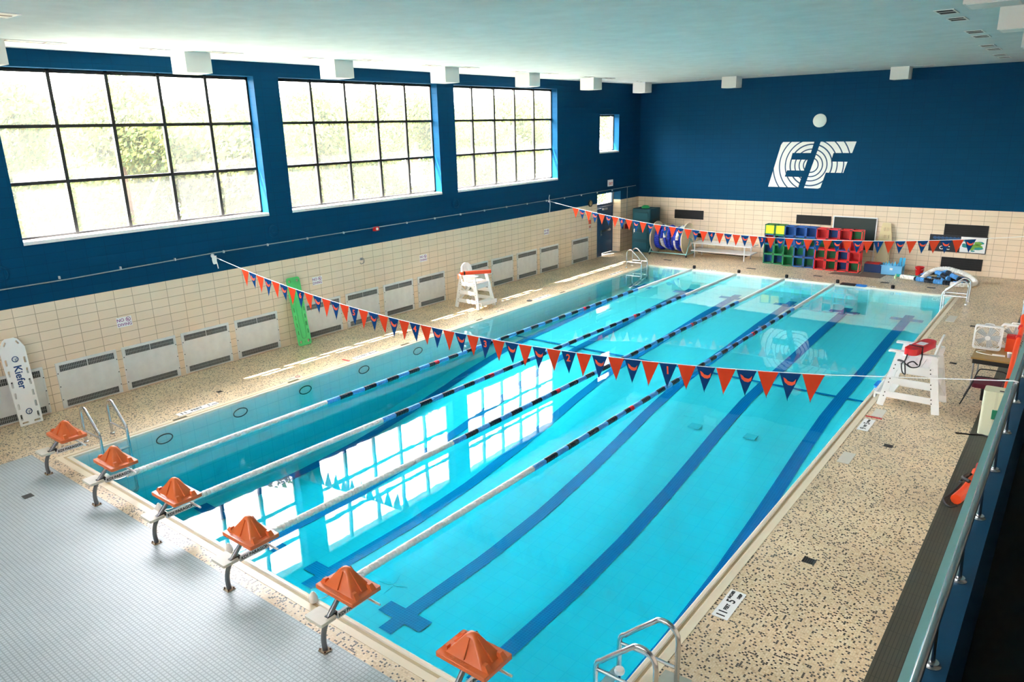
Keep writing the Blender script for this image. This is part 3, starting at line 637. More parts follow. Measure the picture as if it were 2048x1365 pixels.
m = MB(); m.box(-.04, -.025, .62, 0, 0, 1.96).box(1.58, -.025, .62, 1.62, 0, 1.96).box(0, -.025, 1.92, 1.58, 0, 1.96).box(-.04, -.06, .62, 1.62, 0, .66); m.build('board_frame', ALU, t, False)
m = MB(); m.box(-.03, -.02, 0, 0, 0, .62).box(1.58, -.02, 0, 1.61, 0, .62); m.build('board_stand', ALU, t, False)
t = thing('banner', 'black and white banner with green splashes on the far wall', 'banner', (9.70, YF-.012, .82))
MB().box(0, -.012, 0, 1.87, .0, .63).build('banner_sheet', mat('navy_black_print', (.006, .007, .014), .4), t, False)
MB().box(1.03, -.015, .025, 1.84, -.012, .60).build('white_field', WHITEP, t, False)
text('lettering', 'CSC', .19, (.53, -.0135, .14), (1, 0, 0), (0, 0, 1), WHITEP, t, .001, bold=.004)
r_ = random.Random(4)
for col, pts in ((mat('teal_print', (.02, .30, .30), .5), [(1.22, .26, .12, .07), (1.15, .32, .06, .04), (1.55, .2, .2, .07), (1.45, .09, .07, .03), (1.66, .40, .11, .06), (1.15, .46, .09, .04)]), (mat('lime_print', (.20, .45, .06), .5), [(1.46, .28, .22, .07), (1.58, .37, .12, .08), (1.42, .18, .08, .07), (1.70, .26, .05, .04)])):
    m = MB()
    for (x, z, a, b) in pts: m.prism([(x+a*math.cos(q)*(1+.15*math.sin(3*q+x*9)), z+b*math.sin(q)*(1+.15*math.cos(2*q))) for q in [2*PI*k/18 for k in range(18)]], (0, -.0155 if 'teal' in col.name else -.0165, 0), (1, 0, 0), (0, 0, 1), .001)
    m.build('splash_print', col, t, False)
m = MB()
for k in range(7): x = .12+k*.13; m.prism([(x, .47), (x+.10, .45), (x+.12, .54), (x+.04, .57), (x-.02, .53)], (0, -.0135, 0), (1, 0, 0), (0, 0, 1), .001)
m.build('blue_pattern', mat('deep_blue_print', (.01, .07, .19), .5), t, False)

# tall cabinet
t = thing('storage_cabinet', 'tall blue moulded plastic cabinet in the far left corner', 'cabinet', (-2.26, 25.45, 0))
MB().plate(rr(.92, .98, .06, .46, .49), [], (0, 0, .03), (1, 0, 0), (0, 1, 0), 1.98).build('cabinet_body', LOCKB, t)
m = MB(); m.box(.03, -.03, .12, .89, 0, 1.98); dr = m.build('door', LOCKB, t)
for k in range(4): MB().plate(rr(.70, .30, .05, .46, .34+k*.45), [], (0, -.032, 0), (1, 0, 0), (0, 0, 1), .022).build('moulded_panel', mat('locker_panel', (.003, .082, .125), .5, spec=.25), dr)
m = MB(); m.tube(bez([(.13, -.035, .86), (.13, -.08, .90), (.14, -.08, 1.02), (.14, -.035, 1.06)], 5), .012, 8).box(.11, -.045, .84, .17, -.03, 1.08); m.build('door_handle', STEEL, dr)
m = MB()
for k in range(3): m.box(.915, .3+k*.17, 1.35, .925, .36+k*.17, 1.55)
m.build('side_slots', BLACK, t, False)
m = MB(); m.lathe([(.16, 0), (.20, .03), (.17, .09), (.10, .13), (.02, .14)], (-1.75, 25.75, 2.012), 'z', 18); tag(m.build('swim_bundle', mat('green_fabric', (.02, .38, .12), .6)), 'small green bundle lying on top of the tall blue cabinet', 'bundle')

# chain of floats along a path
def chain(mb_by, path, r, pitch, colf, seg=10):
    P = [Vector(p) for p in path]; cum = [0]
    for a, b in zip(P, P[1:]): cum.append(cum[-1]+(b-a).length)
    tot = cum[-1]; n = int(tot/pitch); j = 0
    for k in range(n):
        s = (k+.5)*pitch
        while j < len(cum)-2 and cum[j+1] < s: j += 1
        t_ = (P[j+1]-P[j]).normalized(); c = P[j]+t_*(s-cum[j])
        key = colf(s, tot); h = pitch*.5
        mb_by[key].tube([c-t_*h*.98, c-t_*h*.75, c-t_*h*.2, c+t_*h*.2, c+t_*h*.75, c+t_*h*.98], [r*.86, r*.97, r, r, r*.97, r*.86], seg)
    return tot
def runs(path, r, pitch, colf, seg, parent, name, mats):
    """one part for every run of floats of one colour"""
    n = [0, None]
    def key(s_, tot):
        k = colf(s_, tot)
        if k != n[1]: n[0] += 1; n[1] = k
        D.setdefault((n[0], k), MB()); return (n[0], k)
    D = {}; chain(D, path, r, pitch, key, seg)
    for (i, k), m in D.items(): o = m.build(name, mats[k][0], parent); o['label'] = mats[k][1]
# reel
t = thing('lane_rope_reel', 'wheeled teal frame reel wound with blue and white lane ropes', 'reel', (-1.08, 25.62, 0))
for x in (0, 1.5):
    m = MB(); m.lathe([(.10, 0), (.70, 0), (.70, .05), (.10, .05)], (x, 0, .78), 'x', 40); m.build('reel_disc', mat('cream_disc', (.74, .62, .46), .45), t)
m = MB(); m.cyl((-.12, 0, .78), (1.67, 0, .78), .03); m.build('reel_axle', TEALS, t)
m = MB()
for x in (-.12, 1.67):
    m.tube([(x, -.42, .12), (x, -.05, .78), (x, .05, .78), (x, .42, .12)], .025, 8).tube([(x, -.48, .12), (x, .48, .12)], .025, 8)
m.tube([(-.12, -.42, .14), (1.67, -.42, .14)], .022, 8).tube([(-.12, .42, .14), (1.67, .42, .14)], .022, 8); m.build('reel_frame', TEALS, t)
for x in (-.12, 1.67):
    for y in (-.42, .42): MB().cyl((x-.02, y, .06), (x+.02, y, .06), .06, seg=14).build('caster', BLACK, t)
RM_ = {'b': (RBLUE, 'royal blue rope floats'), 'w': (FLOATW, 'white rope floats')}
for k in range(9):
    x = .13+k*.155; rad = .46+.05*math.sin(k*2.1)
    path = [(x+.10*(a/(2*PI))+.05*math.sin(a+k), rad*math.cos(a), .78+rad*math.sin(a)) for a in [2*PI*q/26 for q in range(27)]]
    blk = [('b', 'b', 'b', 'w'), ('w', 'b', 'b', 'b'), ('b', 'b', 'w', 'w'), ('b', 'w', 'b', 'b')][k % 4]
    runs(path, .075, .10, lambda s, tt: blk[min(3, int(4*s/tt))], 8, t, 'wound_rope', RM_)
# two tier bench
t = thing('tiered_bench', 'white two tier bench standing against the far wall', 'bench', (.72, 25.5, 0))
for (z, y0, y1) in ((.60, .05, .95), (.28, -.02, .85)): MB().box(-.05, y0, z, 2.62, y1, z+.035).build('bench_plank', ALU, t, False)
for x in (.12, 2.36):
    for y in (.02, .80): MB().bar((x, y, 0), (x, y, .60), .035, .035).build('leg', ALU, t, False)
MB().bar((.12, .4, .16), (2.36, .4, .16), .03, .03).build('cross_brace', CHAR, t, False)
# crates
S_ = .405
def crate(loc, frame, back, lab, grp, solid=None):
    t = thing('play_crate', lab, 'crate', loc, group=grp); s = S_; b = .034; m = MB()
    for (y) in (b/2, s-b/2):
        for z in (b/2, s-b/2): m.bar((0, y, z), (s, y, z), b, b)
        for x in (b/2, s-b/2): m.bar((x, y, 0), (x, y, s), b, b)
    for x in (b/2, s-b/2):
        for z in (b/2, s-b/2): m.bar((x, 0, z), (x, s, z), b, b)
    m.build('crate_frame', frame, t, False)
    m = MB(); m.box(b, s-b*.7, b, s-b, s-b*.4, s-b).box(b*.3, b, b, b*.6, s-b, s-b); m.build('crate_panel', back, t, False)
    if solid: MB().box(b*.8, b*.3, b*.8, s-b*.8, b*.6, s-b*.8).build('front_panel', solid, t, False)
    m = MB()
    for x in (b/2, s-b/2):
        for z in (b/2, s-b/2): m.box(x-.022, -.004, z-.0165, x+.022, .012, z+.0165)
    m.build('corner_joint', BLACK, t, False)
R_, B_, G_, Y_ = REDP, BLUEP, GREENP, YELLOW
RN = ['bottom', 'second lowest', 'third lowest', 'top']
NM = {R_: 'red', B_: 'blue', G_: 'green', Y_: 'yellow'}
right = [[(R_, R_), (R_, G_), (R_, B_), (R_, G_)], [(R_, G_), (R_, G_), (R_, B_), (R_, R_)], [(R_, G_), (R_, G_), (B_, R_), (R_, R_)], [(R_, R_), (R_, B_), (R_, R_), (R_, G_)]]
left = [[(G_, B_), (G_, B_), (G_, G_), (B_, G_), (B_, G_)], [(G_, B_), (G_, G_), (G_, G_), (B_, G_), (B_, G_)], [(B_, R_), (G_, B_), (B_, B_), (B_, G_), (B_, G_)], [(G_, Y_), (G_, Y_), (B_, B_), (B_, B_), (B_, B_)]]
COLN = ['first column', 'second column', 'middle column', 'fourth column', 'last column']
for r in range(4):
    for c in range(5):
        f, bk = left[r][c]; dy = 0 if c < 2 else -.16
        crate((3.88+c*.417-(.03 if c < 2 else 0), 25.62+dy, .001+r*(S_+.003)), f, bk, '%s framed %s crate, %s row, %s of left stack' % (NM[f], NM[bk], RN[r], COLN[c]), 'crates of the left stack', Y_ if bk is Y_ else None)
for r in range(4):
    for c in range(4):
        f, bk = right[r][c]
        crate((6.0+c*.425, 25.3, .001+r*(S_+.003)), f, bk, '%s framed crate, %s inside, %s row, %s of red stack' % (NM[f], NM[bk], RN[r], ['first column', 'second column', 'third column', 'end column'][c]), 'crates of the red stack')
m = MB(); m.box(0, 0, 0, .62, .5, .32); m.mat(1).box(.0, .05, .32, .52, .45, .345); t = tag(m.build('foam_block', [NAVY, REDP], None, False, (7.76, 25.75, .001)), 'low navy blue foam block right of the red crate stack', 'foam block')
m = MB(); m.plate([(6.86, 25.1), (6.76, 24.66), (8.58, 24.70), (8.64, 25.62), (7.75, 25.68), (7.75, 25.24)], [], (0, 0, .001), (1, 0, 0), (0, 1, 0), .012); tag(m.build('floor_mat', mat('grey_mat', (.17, .13, .10), .7), None, False), 'thin grey brown mat lying on the deck before the red crates', 'mat')
t = thing('storage_bin', 'clear blue bin full of blue kickboards below the tan board', 'bin', (8.42, 25.5, .001))
m = MB(); m.box(0, 0, 0, .72, .46, .02).box(0, 0, 0, .72, .015, .36).box(0, .445, 0, .72, .46, .36).box(0, 0, 0, .015, .46, .36).box(.705, 0, 0, .72, .46, .36).box(-.02, -.02, .34, .74, 0, .37).box(-.02, .46, .34, .74, .48, .37); m.build('bin_shell', BINC, t, False)
MB().box(.30, -.008, .20, .40, 0, .28).build('bin_label', WHITEP, t, False)
for k in range(9):
    o = MB().plate(rr(.07, .34, .03, 0, .2), [], (0, 0, 0), (0, 1, 0), (0, 0, 1), .026).build('kickboard', mat('aqua_foam', (.05, .42, .70), .5)); o.location = (8.47+.07*k, 25.62+.02*(k % 3), .08+.03*(k % 3)); o.rotation_euler = (0, .06*(k % 3-1), 0)
    o.data = o.data; tag(o, 'blue kickboard standing in the clear bin, %s from the left' % ORD[k], 'kickboard', 'kickboards in the clear bin')
for k in range(2):
    o = MB().plate(rr(.09, .5, .03, 0, .3), [], (0, 0, 0), (1, 0, 0), (0, 0, 1), .035).build('swim_paddle', mat('aqua_foam', (.05, .42, .70), .5)); o.location = (9.0+.11*k, 25.72, .12); o.rotation_euler = (0, .06, 0)
    tag(o, ['tall blue foam bar sticking up at the right of the clear bin, left one', 'tall blue foam bar sticking up at the right of the clear bin, right one'][k], 'foam bar', 'tall foam bars in the bin')
t = thing('bucket', 'red plastic bucket standing left of the rope heap', 'bucket', (9.68, 25.75, .001))
m = MB(); m.lathe([(.11, 0), (.155, .36), (.165, .36), (.165, .38), (.145, .38), (.10, .02), (.01, .02)], (0, 0, 0), 'z', 24); m.build('bucket_body', REDF, t)
m = MB(); m.tube([(.16*math.cos(a), -.03-.10*math.sin(a), .36-.10*math.sin(a)) for a in [PI*k/12 for k in range(13)]], .006, 6); m.build('handle', WHITEP, t)
m = MB(); m.lathe([(.035, 0), (.04, .10), (.02, .13), (.018, .17), (.005, .17)], (9.05, 24.95, .001), 'z', 12); tag(m.build('bottle', mat('pale_green_bottle', (.45, .70, .38), .3)), 'small pale green bottle on the deck before the blue bin', 'bottle')
m = MB(); m.tube(bez([(9.0, 25.36, .05), (9.25, 25.36, .052), (9.5, 25.38, .052), (9.72, 25.40, .05)], 4), .05, 8); tag(m.build('pool_noodle', mat('teal_foam', (.01, .42, .36), .6)), 'short teal noodle lying between the blue bin and the rope heap', 'noodle')
# heap of lane rope
def rope_pile(label, paths, loc):
    t = thing('heaped_lane_rope', label, 'lane rope', loc, group='lane ropes heaped on the far deck')
    FM = {'w': (FLOATW, 'white floats'), 'b': (FLOATB, 'light blue floats'), 'd': (FLOATD, 'navy floats'), 'r': (FLOATR, 'red floats')}
    for path, cf in paths: runs(bez(path, 8), .085, .075, cf, 9, t, 'rope_floats', FM)
W_ = lambda s, tt: 'w'
def BD(s, tt): return 'r' if .5 < s % 1.9 < .58 and s > 1.5 else ('b' if int(s/.3) % 2 == 0 else 'd')
def BD2(s, tt): return 'w' if s < .55 else BD(s, tt)
rope_pile('lane rope lying lowest along the front of the heap, white end at the left', [([(-1.15, -.25, .09), (-.8, -.33, .09), (-.4, -.5, .09), (.1, -.62, .09), (.5, -.66, .09), (.85, -.6, .09), (1.0, -.35, .09), (.7, -.15, .09), (.2, -.2, .09), (-.3, -.1, .09), (-.6, .1, .09)], BD2)], (10.35, 25.25, 0))
rope_pile('lane rope looped over the heap with big white arcs', [([(-.40, -.35, .09), (-.25, -.1, .26), (.0, .05, .40), (.35, .1, .44), (.6, 0, .36)], W_), ([(.35, .05, .46), (.8, .0, .36), (1.15, -.1, .2), (1.28, -.3, .11), (1.2, -.62, .09), (.95, -.85, .09), (.55, -.85, .09)], W_),
          ([(-.5, .2, .09), (-.2, .15, .24), (.1, -.1, .30), (.35, -.35, .22), (.5, -.5, .20)], BD), ([(.15, .2, .30), (.35, -.02, .34), (.5, -.25, .3), (.75, -.45, .24), (1.0, -.5, .12)], BD), ([(.0, .3, .09), (.5, .3, .12), (.9, .15, .1), (1.15, -.0, .09)], BD)], (10.3, 25.3, 0))

# ================================================================== POOL FURNITURE
# lane ropes
RX = [(1.66, 2.00), (3.44, 3.86), (5.42, 5.71), (7.34, 7.48)]
RLAB = ['floating lane rope closest to the window wall', 'second floating lane rope from the window wall', 'third floating lane rope from the window wall', 'floating lane rope closest to the balcony side']
for ri, (xa, xb) in enumerate(RX):
    t = thing('lane_rope', RLAB[ri], 'lane rope', (0, 0, 0), group='floating lane ropes in the pool')
    X = lambda y: xa+(xb-xa)*y/L
    MB().tube([(xa, -.02, .03), (xa, .1, -.01), (X(L-.1), L-.1, -.01), (xb, L+.02, .04)], .006, 6).build('rope_cable', STEEL, t)
    m = MB(); m.lathe([(.045, 0), (.06, .03), (.055, .08), (.03, .13), (.012, .15)], (xa-.02, -.06, .012), 'z', 14); m.build('end_tensioner', FLOATW, t)
    seg = [(.25, 4.57, 'w'), (18.29, L-.2, 'w')]; n = 39; st = (18.29-4.57)/n
    for k in range(n):
        a, b = 4.57+k*st, 4.57+(k+1)*st; kk = 'b' if k % 2 == 0 else 'd'
        if k == 9: seg += [(a, a+.20, 'd'), (a+.20, b, 'r')]
        elif k == 29: seg += [(a, a+.14, 'r'), (a+.14, b, 'd')]
        else: seg.append((a, b, kk))
    for (a, b, k) in seg:
        D = {k: MB()}; nn = max(1, round((b-a)/.0665)); chain(D, [(X(a), a, .012), (X(b), b, .012)], .056, (b-a)/nn*.9999, lambda s, tt: k, 11)
        o = D[k].build('float_section', {'w': FLOATW, 'b': FLOATB, 'd': FLOATD, 'r': FLOATR}[k], t); o['label'] = {'w': 'white floats', 'b': 'light blue floats', 'd': 'navy floats', 'r': 'red marker floats'}[k]
# lane anchors on the far coping
for k, x in enumerate((1.98, 3.85, 5.70, 7.53, 9.35)):
    t = thing('anchor_cup', ['black anchor cup on the far coping at the end of the %s lane rope' % ORD[k] if k < 4 else 'black anchor cup on the far coping with no rope attached'][0], 'anchor', (x, L+.14, .012), group='anchor cups on the far coping')
    m = MB(); m.lathe([(.045, 0), (.06, .03), (.06, .11), (.045, .13), (.01, .13)], (0, 0, 0), 'z', 14); m.build('cup', BLACK, t)
    m = MB(); m.lathe([(.07, -.008), (.07, .004), (.01, .004)], (0, 0, 0), 'z', 14); m.build('base_ring', ALU, t)
# starting blocks
def starting_block():
    t = thing('starting_block', 'x', 'starting block')
    p = MB(); p.tube(bez([(0, 0, .0), (0, -.005, .16), (0, .03, .30), (0, .12, .42), (0, .30, .60)], 6), .031, 12); p.build('post', mat('brushed_post', (.20, .21, .22), .35, .8), t)
    p = MB(); p.box(-.06, -.055, 0, .06, .055, .010); bp = p.build('base_plate', mat('stained_plate', (.36, .28, .18), .7, noise=.3, nscale=14), t, False)
    p = MB()
    for x in (-.046, .046):
        for y in (-.038, .038): p.cyl((x, y, .010), (x, y, .03), .010, seg=8)
    p.build('bolts', RUST, bp)
    MB().plate(rr(.31, .22, .02, -.085, .045), [], (0, 0, .365), (1, 0, 0), (0, 1, 0), .04).build('step', mat('cream_step', (.66, .62, .52), .5, noise=.08, nscale=20), t)
    p = MB(); p.bar((0, .06, .385), (0, .20, .40), .06, .05).build('step_bracket', CHAR, t, False)
    a = MB().bar((.025, .19, .365), (.025, .62, .365), .035, .075).build('arm', mat('white_arm', (.70, .71, .70), .4), t, False)
    dx = Vector((0, 1, 0)); up = Vector((0, 0, 1))
    text('lettering', 'KDI PARAGON', .062, (.0435, .41, .365), dx, up, INK, a, .0008, bold=.002)
    MB().tube([(-.36, .54, .455), (.38, .54, .455)], .015, 10).build('hand_bar', WHITEP, t)
    # cover: flat rim, tapering pyramid, a rib on every face, lugs on two sides
    cx, cy, z0 = 0, .405, .645; w, d_ = .66, .44; v = MB()
    def loop(ww, dd, r, z): return [(cx+x, cy+y, z) for x, y in rr(ww, dd, r, 0, 0, 3)]
    lv = [loop(w*.96, d_*.94, .02, z0-.062), loop(w, d_, .02, z0-.05), loop(w, d_, .02, z0-.006), loop(w-.012, d_-.012, .016, z0), loop(w-.15, d_-.13, .02, z0+.001)]
    for f in (.06, .2, .4, .6, .8, .92): g = 1-f**.93; lv.append(loop(.10+(w-.26)*g, .075+(d_-.205)*g, .022+.012*f, z0+.235*f+.004))
    lv += [loop(.085, .062, .028, z0+.236), loop(.05, .036, .016, z0+.244)]
    N = len(lv[0]); v.add([q for l_ in lv for q in l_], [(i*N+k, i*N+(k+1) % N, (i+1)*N+(k+1) % N, (i+1)*N+k) for i in range(len(lv)-1) for k in range(N)]+[tuple(range(N))[::-1], tuple((len(lv)-1)*N+k for k in range(N))])
    co = v.build('block_cover', ORANGE, t)
    for sx, sy in ((0, -1), (1, 0), (0, 1), (-1, 0)):
        f = Vector((cx+(w/2-.085)*sx, cy+(d_/2-.075)*sy, z0+.012)); e = Vector((cx+.055*sx, cy+.045*sy, z0+.205))
        MB().bar(f, e, .020, .045).build('rib', ORANGE, co, False)
    for sx in (-1, 1):
        for sy in (-1, 1):
            x, y = cx+sx*(w/2-.055), cy+sy*.115; hx, hy, b_ = .045, .035, MB()
            xi, xo = x-sx*hx, x+sx*hx
            b_.add([(xi, y-hy, z0-.002), (xo, y-hy, z0-.002), (xo, y+hy, z0-.002), (xi, y+hy, z0-.002), (xi, y-hy*.7, z0+.06), (xo-sx*.05, y-hy*.7, z0+.06), (xo-sx*.05, y+hy*.7, z0+.06), (xi, y+hy*.7, z0+.06)], [(3, 2, 1, 0), (4, 5, 6, 7), (0, 1, 5, 4), (1, 2, 6, 5), (2, 3, 7, 6), (3, 0, 4, 7)])
            b_.build('corner_lug', ORANGE, co, False)
    text('embossed_lettering', 'KDI PARAGON', .045, (cx-.02, cy-d_/2+.032, z0+.001), (1, 0, 0), (0, 1, 0), mat('orange_emboss', (.72, .20, .06), .4), co, .002)
    return t
SBX = [.42, 2.32, 4.27, 6.18, 8.16, 10.10]
SBL = ['orange topped starting block nearest the window wall', 'second orange topped starting block from the window wall', 'third orange topped starting block from the window wall', 'third orange topped starting block from the balcony side', 'second orange topped starting block from the balcony side', 'orange topped starting block at the bottom edge of the photo, nearest the steel ladder']
sb = starting_block()
for i, x in enumerate(SBX):
    o = sb if i == 0 else dup(sb, (x, -.54, .0))
    o.location = (x, -.54, 0); o['label'] = SBL[i]; o['group'] = 'starting blocks at the near end'
# ladders
def ladder():
    t = thing('pool_ladder', 'x', 'ladder')
    for y in (-.25, .25):
        a = []
        a += [(.52, y, 0), (.52, y, .55)]
        for k in range(1, 7): q = k*PI/2/6*1.25; a.append((.52-.17+.17*math.cos(q), y, .58+.17*math.sin(q)))
        a += [(.02, y, .49), (-.10, y, .37)]
        for k in range(1, 5): q = k/4; a.append((-.10-.07*math.sin(q*PI/2), y, .37-.09*(1-math.cos(q*PI/2))-.03*q))
        a += [(-.17, y, .20), (-.17, y, -1.0), (-.12, y, -1.08), (-.02, y, -1.12)]
        MB().tube(a, .028, 12).build('rail', STEEL, t)
        MB().tube([(.52, y, .24), (-.17, y, .24)], .02, 10).build('brace', STEEL, t)
        m = MB(); m.lathe([(.055, 0), (.05, .02), (.03, .035), (.01, .035)], (.52, y, .0), 'z', 18); m.build('base_flange', STEEL, t)
    for z in (-.10, -.38, -.66): MB().box(-.22, -.235, z-.02, -.12, .235, z+.01).build('tread', mat('pale_tread', (.35, .42, .44), .4, .5), t, False)
    return t
ld = ladder()
for i, (loc, rz, lab) in enumerate((((W-.07, 1.06, 0), 0, 'steel pool ladder at the bottom of the photo on the balcony side'), ((0, .74, 0), PI, 'steel pool ladder behind the nearest left starting block'), ((0, 22.12, 0), PI, 'steel pool ladder in the far left corner by the door'), ((W, 21.98, 0), 0, 'steel pool ladder in the far right corner before the rope heap'))):
    o = ld if i == 0 else dup(ld, loc, rz); o.location = loc; o.rotation_euler = (0, 0, rz); o['label'] = lab; o['group'] = 'steel pool ladders'
m = MB(); m.lathe([(.055, 0), (.06, .02), (.05, .05), (.01, .06)], (11.04, 1.18, -.03), 'z', 14); t = tag(m.build('chlorine_float', WHITEP), 'small white round float on the water beside the near steel ladder', 'float')
m = MB(); m.tube([(11.04, 1.18, -.03), (11.04, 1.16, -.6)], .012, 6).build('float_stem', INKB, t)

# depth markers
def marker(loc, ux, uy, w, h, parts, lab):
    t = thing('depth_marker', lab, 'depth marker', loc, group='depth markers on the deck')
    ux, uy = Vector(ux), Vector(uy)
    MB().prism([(-w/2, -h/2), (w/2, -h/2), (w/2, h/2), (-w/2, h/2)], (0, 0, 0), ux, uy, .006).build('marker_plate', WHITEP, t, False)
    for s, size, px, py in parts: text('lettering', s, size, Vector((0, 0, .007))+ux*px+uy*py, ux, uy, INK, t, .0008, bold=.003)
LU = ((0, 1, 0), (-1, 0, 0)); FU = ((1, 0, 0), (0, 1, 0))
def big(a, u1, b, u2, w): return [(a, .15, -w*.40, 0), (u1, .095, -w*.12, 0), (b, .15, w*.12, 0), (u2, .06, w*.36, 0)]
marker((-.34, 2.72, .001), *LU, .92, .19, [('11', .16, -.32, 0), ('FEET', .13, -.02, 0), ('1', .16, .26, 0), ('INCH', .05, .38, -.03)], 'depth marker reading 11 feet 1 on the left coping')
marker((-.28, 7.45, .001), *LU, .80, .18, [('10', .15, -.28, 0), ('FEET', .11, -.05, 0), ('8', .15, .16, 0), ('INCHES', .055, .31, 0)], 'depth marker reading 10 feet 8 inches on the left coping')
marker((-.28, 15.5, .001), *LU, .95, .18, [('5', .16, -.36, 0), ('FEET', .11, -.1, 0), ('2', .16, .16, 0), ('IN', .1, .36, 0)], 'depth marker reading 5 feet 2 on the left coping')
marker((-.28, 20.6, .001), *LU, .90, .18, [('4', .16, -.36, 0), ('FEET', .11, -.1, 0), ('4', .16, .16, 0), ('IN', .1, .36, 0)], 'depth marker reading 4 feet 4 on the left coping near the far ladder')
marker((11.56, 2.97, .001), *LU, .62, .20, [('11', .15, -.22, 0), ('FEET', .062, -.07, 0), ('5', .15, .07, 0), ('INCHES', .05, .20, .05), ('DEEP', .05, .22, -.05)], 'depth marker reading 11 feet 5 inches on the right deck near the ladder')
marker((11.54, 9.85, .001), *LU, .66, .20, [('9', .15, -.22, 0), ('FEET', .062, -.07, 0), ('5', .15, .07, 0), ('INCHES', .05, .21, 0)], 'depth marker reading 9 feet 5 beside the right lifeguard chair')
marker((2.62, L+.16, .001), *FU, .52, .20, [('4', .15, -.2, 0), ('FEET', .07, -.05, 0), ('4', .15, .1, 0), ('IN', .06, .2, 0)], 'depth marker on the far coping between the first two lane ropes')
marker((6.06, L+.16, .001), *FU, .62, .20, [('4', .16, -.24, 0), ('FEET', .09, -.06, 0), ('4', .16, .1, 0), ('IN', .07, .24, 0)], 'depth marker reading 4 feet 4 on the far coping between middle ropes')
marker((8.55, L+.16, .001), *FU, .52, .20, [('4', .15, -.2, 0), ('FEET', .07, -.05, 0), ('4', .15, .1, 0), ('IN', .06, .2, 0)], 'depth marker on the far coping right of the last lane rope')
def plain(loc, w, h, lab, grp='white deck tiles without depth'):
    tag(MB().box(-w/2, -h/2, 0, w/2, h/2, .006).build('deck_tile', mat('worn_white_tile', (.66, .62, .54), .4), None, False, loc), lab, 'deck tile', grp)
plain((11.62, 8.1, .001), .20, .50, 'blank white tile set in the right deck, nearest the camera'); plain((11.60, 10.62, .001), .20, .46, 'blank white tile beside the right lifeguard chair foot'); plain((11.62, 19.6, .001), .22, .8, 'blank white tile in the right deck near the far ladder')
for y, lab in ((5.2, 'small no diving tile on the left coping near the panels'), (9.9, 'small no diving tile on the left coping under the flags'), (13.2, 'small no diving tile on the left coping before the lifeguard chair'), (18.0, 'small no diving tile on the left coping toward the far end')):
    t = thing('deck_symbol_tile', lab, 'deck tile', (-.30, y, .001), group='no diving tiles on the left coping')
    MB().box(-.09, -.2, 0, .09, .2, .006).build('tile_plate', mat('worn_white_tile', (.66, .62, .54), .4), t, False)
    text('lettering', 'NO\nDIVING', .055, (0, -.09, .007), (0, 1, 0), (-1, 0, 0), INK, t, .0006)
    m = MB(); m.tube([(.06*math.cos(a), .10+.06*math.sin(a), .009) for a in [2*PI*k/16 for k in range(16)]], .007, 5, closed=True).bar((-.04, .06, .009), (.04, .14, .009), .01, .003); m.build('ban_symbol', mat('faded_red', (.55, .20, .14), .5), t)
m = MB(); m.box(-.50, 6.82, .001, -.22, 6.88, .006); tag(m.build('deck_stripe', REDF, None, False), 'short red stripe painted left of the 10 feet marker', 'deck mark')
m = MB(); m.box(11.42, 10.30, .001, 11.72, 10.36, .006); tag(m.build('deck_stripe', REDF, None, False), 'short red stripe painted at the right lifeguard chair', 'deck mark')
m = MB(); m.lathe([(.10, .0), (.10, .01), (.01, .012)], (-.34, 14.85, .001), 'z', 16); tag(m.build('rubber_plug', BLACK), 'round black plug on the coping left of the 5 feet marker', 'plug')
m = MB(); m.box(11.22, 14.35, .014, 11.36, 14.55, .08); tag(m.build('black_wedge', BLACK, None, False), 'small black block on the right coping behind the lifeguard chair', 'block')
DRN = [((12.06, 4.5), .13, 'square black drain in the right deck beside the 11 feet marker'), ((12.1, 9.05), .12, 'square black drain in the right deck before the lifeguard chair'), ((1.05, -1.1), .13, 'square drain in the grey deck near the second starting block'),
       ((12.25, 19.0), .13, 'square drain in the right deck toward the far ladder'), ((12.3, 15.0), .12, 'square drain hidden near the right lifeguard chair back'), ((-.95, 3.6), .1, 'oval drain in the left deck by the 11 feet 1 marker'), ((-1.0, 9.6), .1, 'drain in the left deck below the far flags'),
       ((.15, 24.3), .3, 'long dark drain in the far deck before the reel'), ((3.9, 24.2), .3, 'long dark drain in the far deck before the left crates'), ((6.55, 24.0), .25, 'dark drain in the far deck before the red crates'), ((8.9, 24.0), .22, 'dark drain in the far deck before the blue bin'), ((10.4, 23.9), .2, 'dark drain in the far deck before the rope heap')]
for (x, y), s, lab in DRN:
    t = thing('floor_drain', lab, 'drain', (x, y, .001), group='drains in the pool deck'); k = s if y < 23 else s
    MB().box(-k/1.6, -.09 if s > .15 else -s/1.8, 0, k/1.6, .09 if s > .15 else s/1.8, .004).build('drain_frame', mat('dark_frame', (.05, .05, .045), .5), t, False)
    m = MB()
    for q in range(5): x0 = -k/1.6+.012+q*(k/.8-.024)/5; m.box(x0, -.06, .004, x0+.012, .06, .006)
    m.build('drain_bars', BLACK, t, False)
for y, lab in ((2.05, 'first'), (4.9, 'second'), (8.6, 'third'), (11.8, 'fourth'), (16.4, 'fifth')):
    tag(MB().box(-.17, y, .004, -.10, y+.30, .008).build('gutter_slot', mat('dark_slot', (.10, .09, .05), .6), None, False), 'small dark gutter slot in the left coping, %s from the near end' % lab, 'gutter slot', 'gutter slots in the left coping')

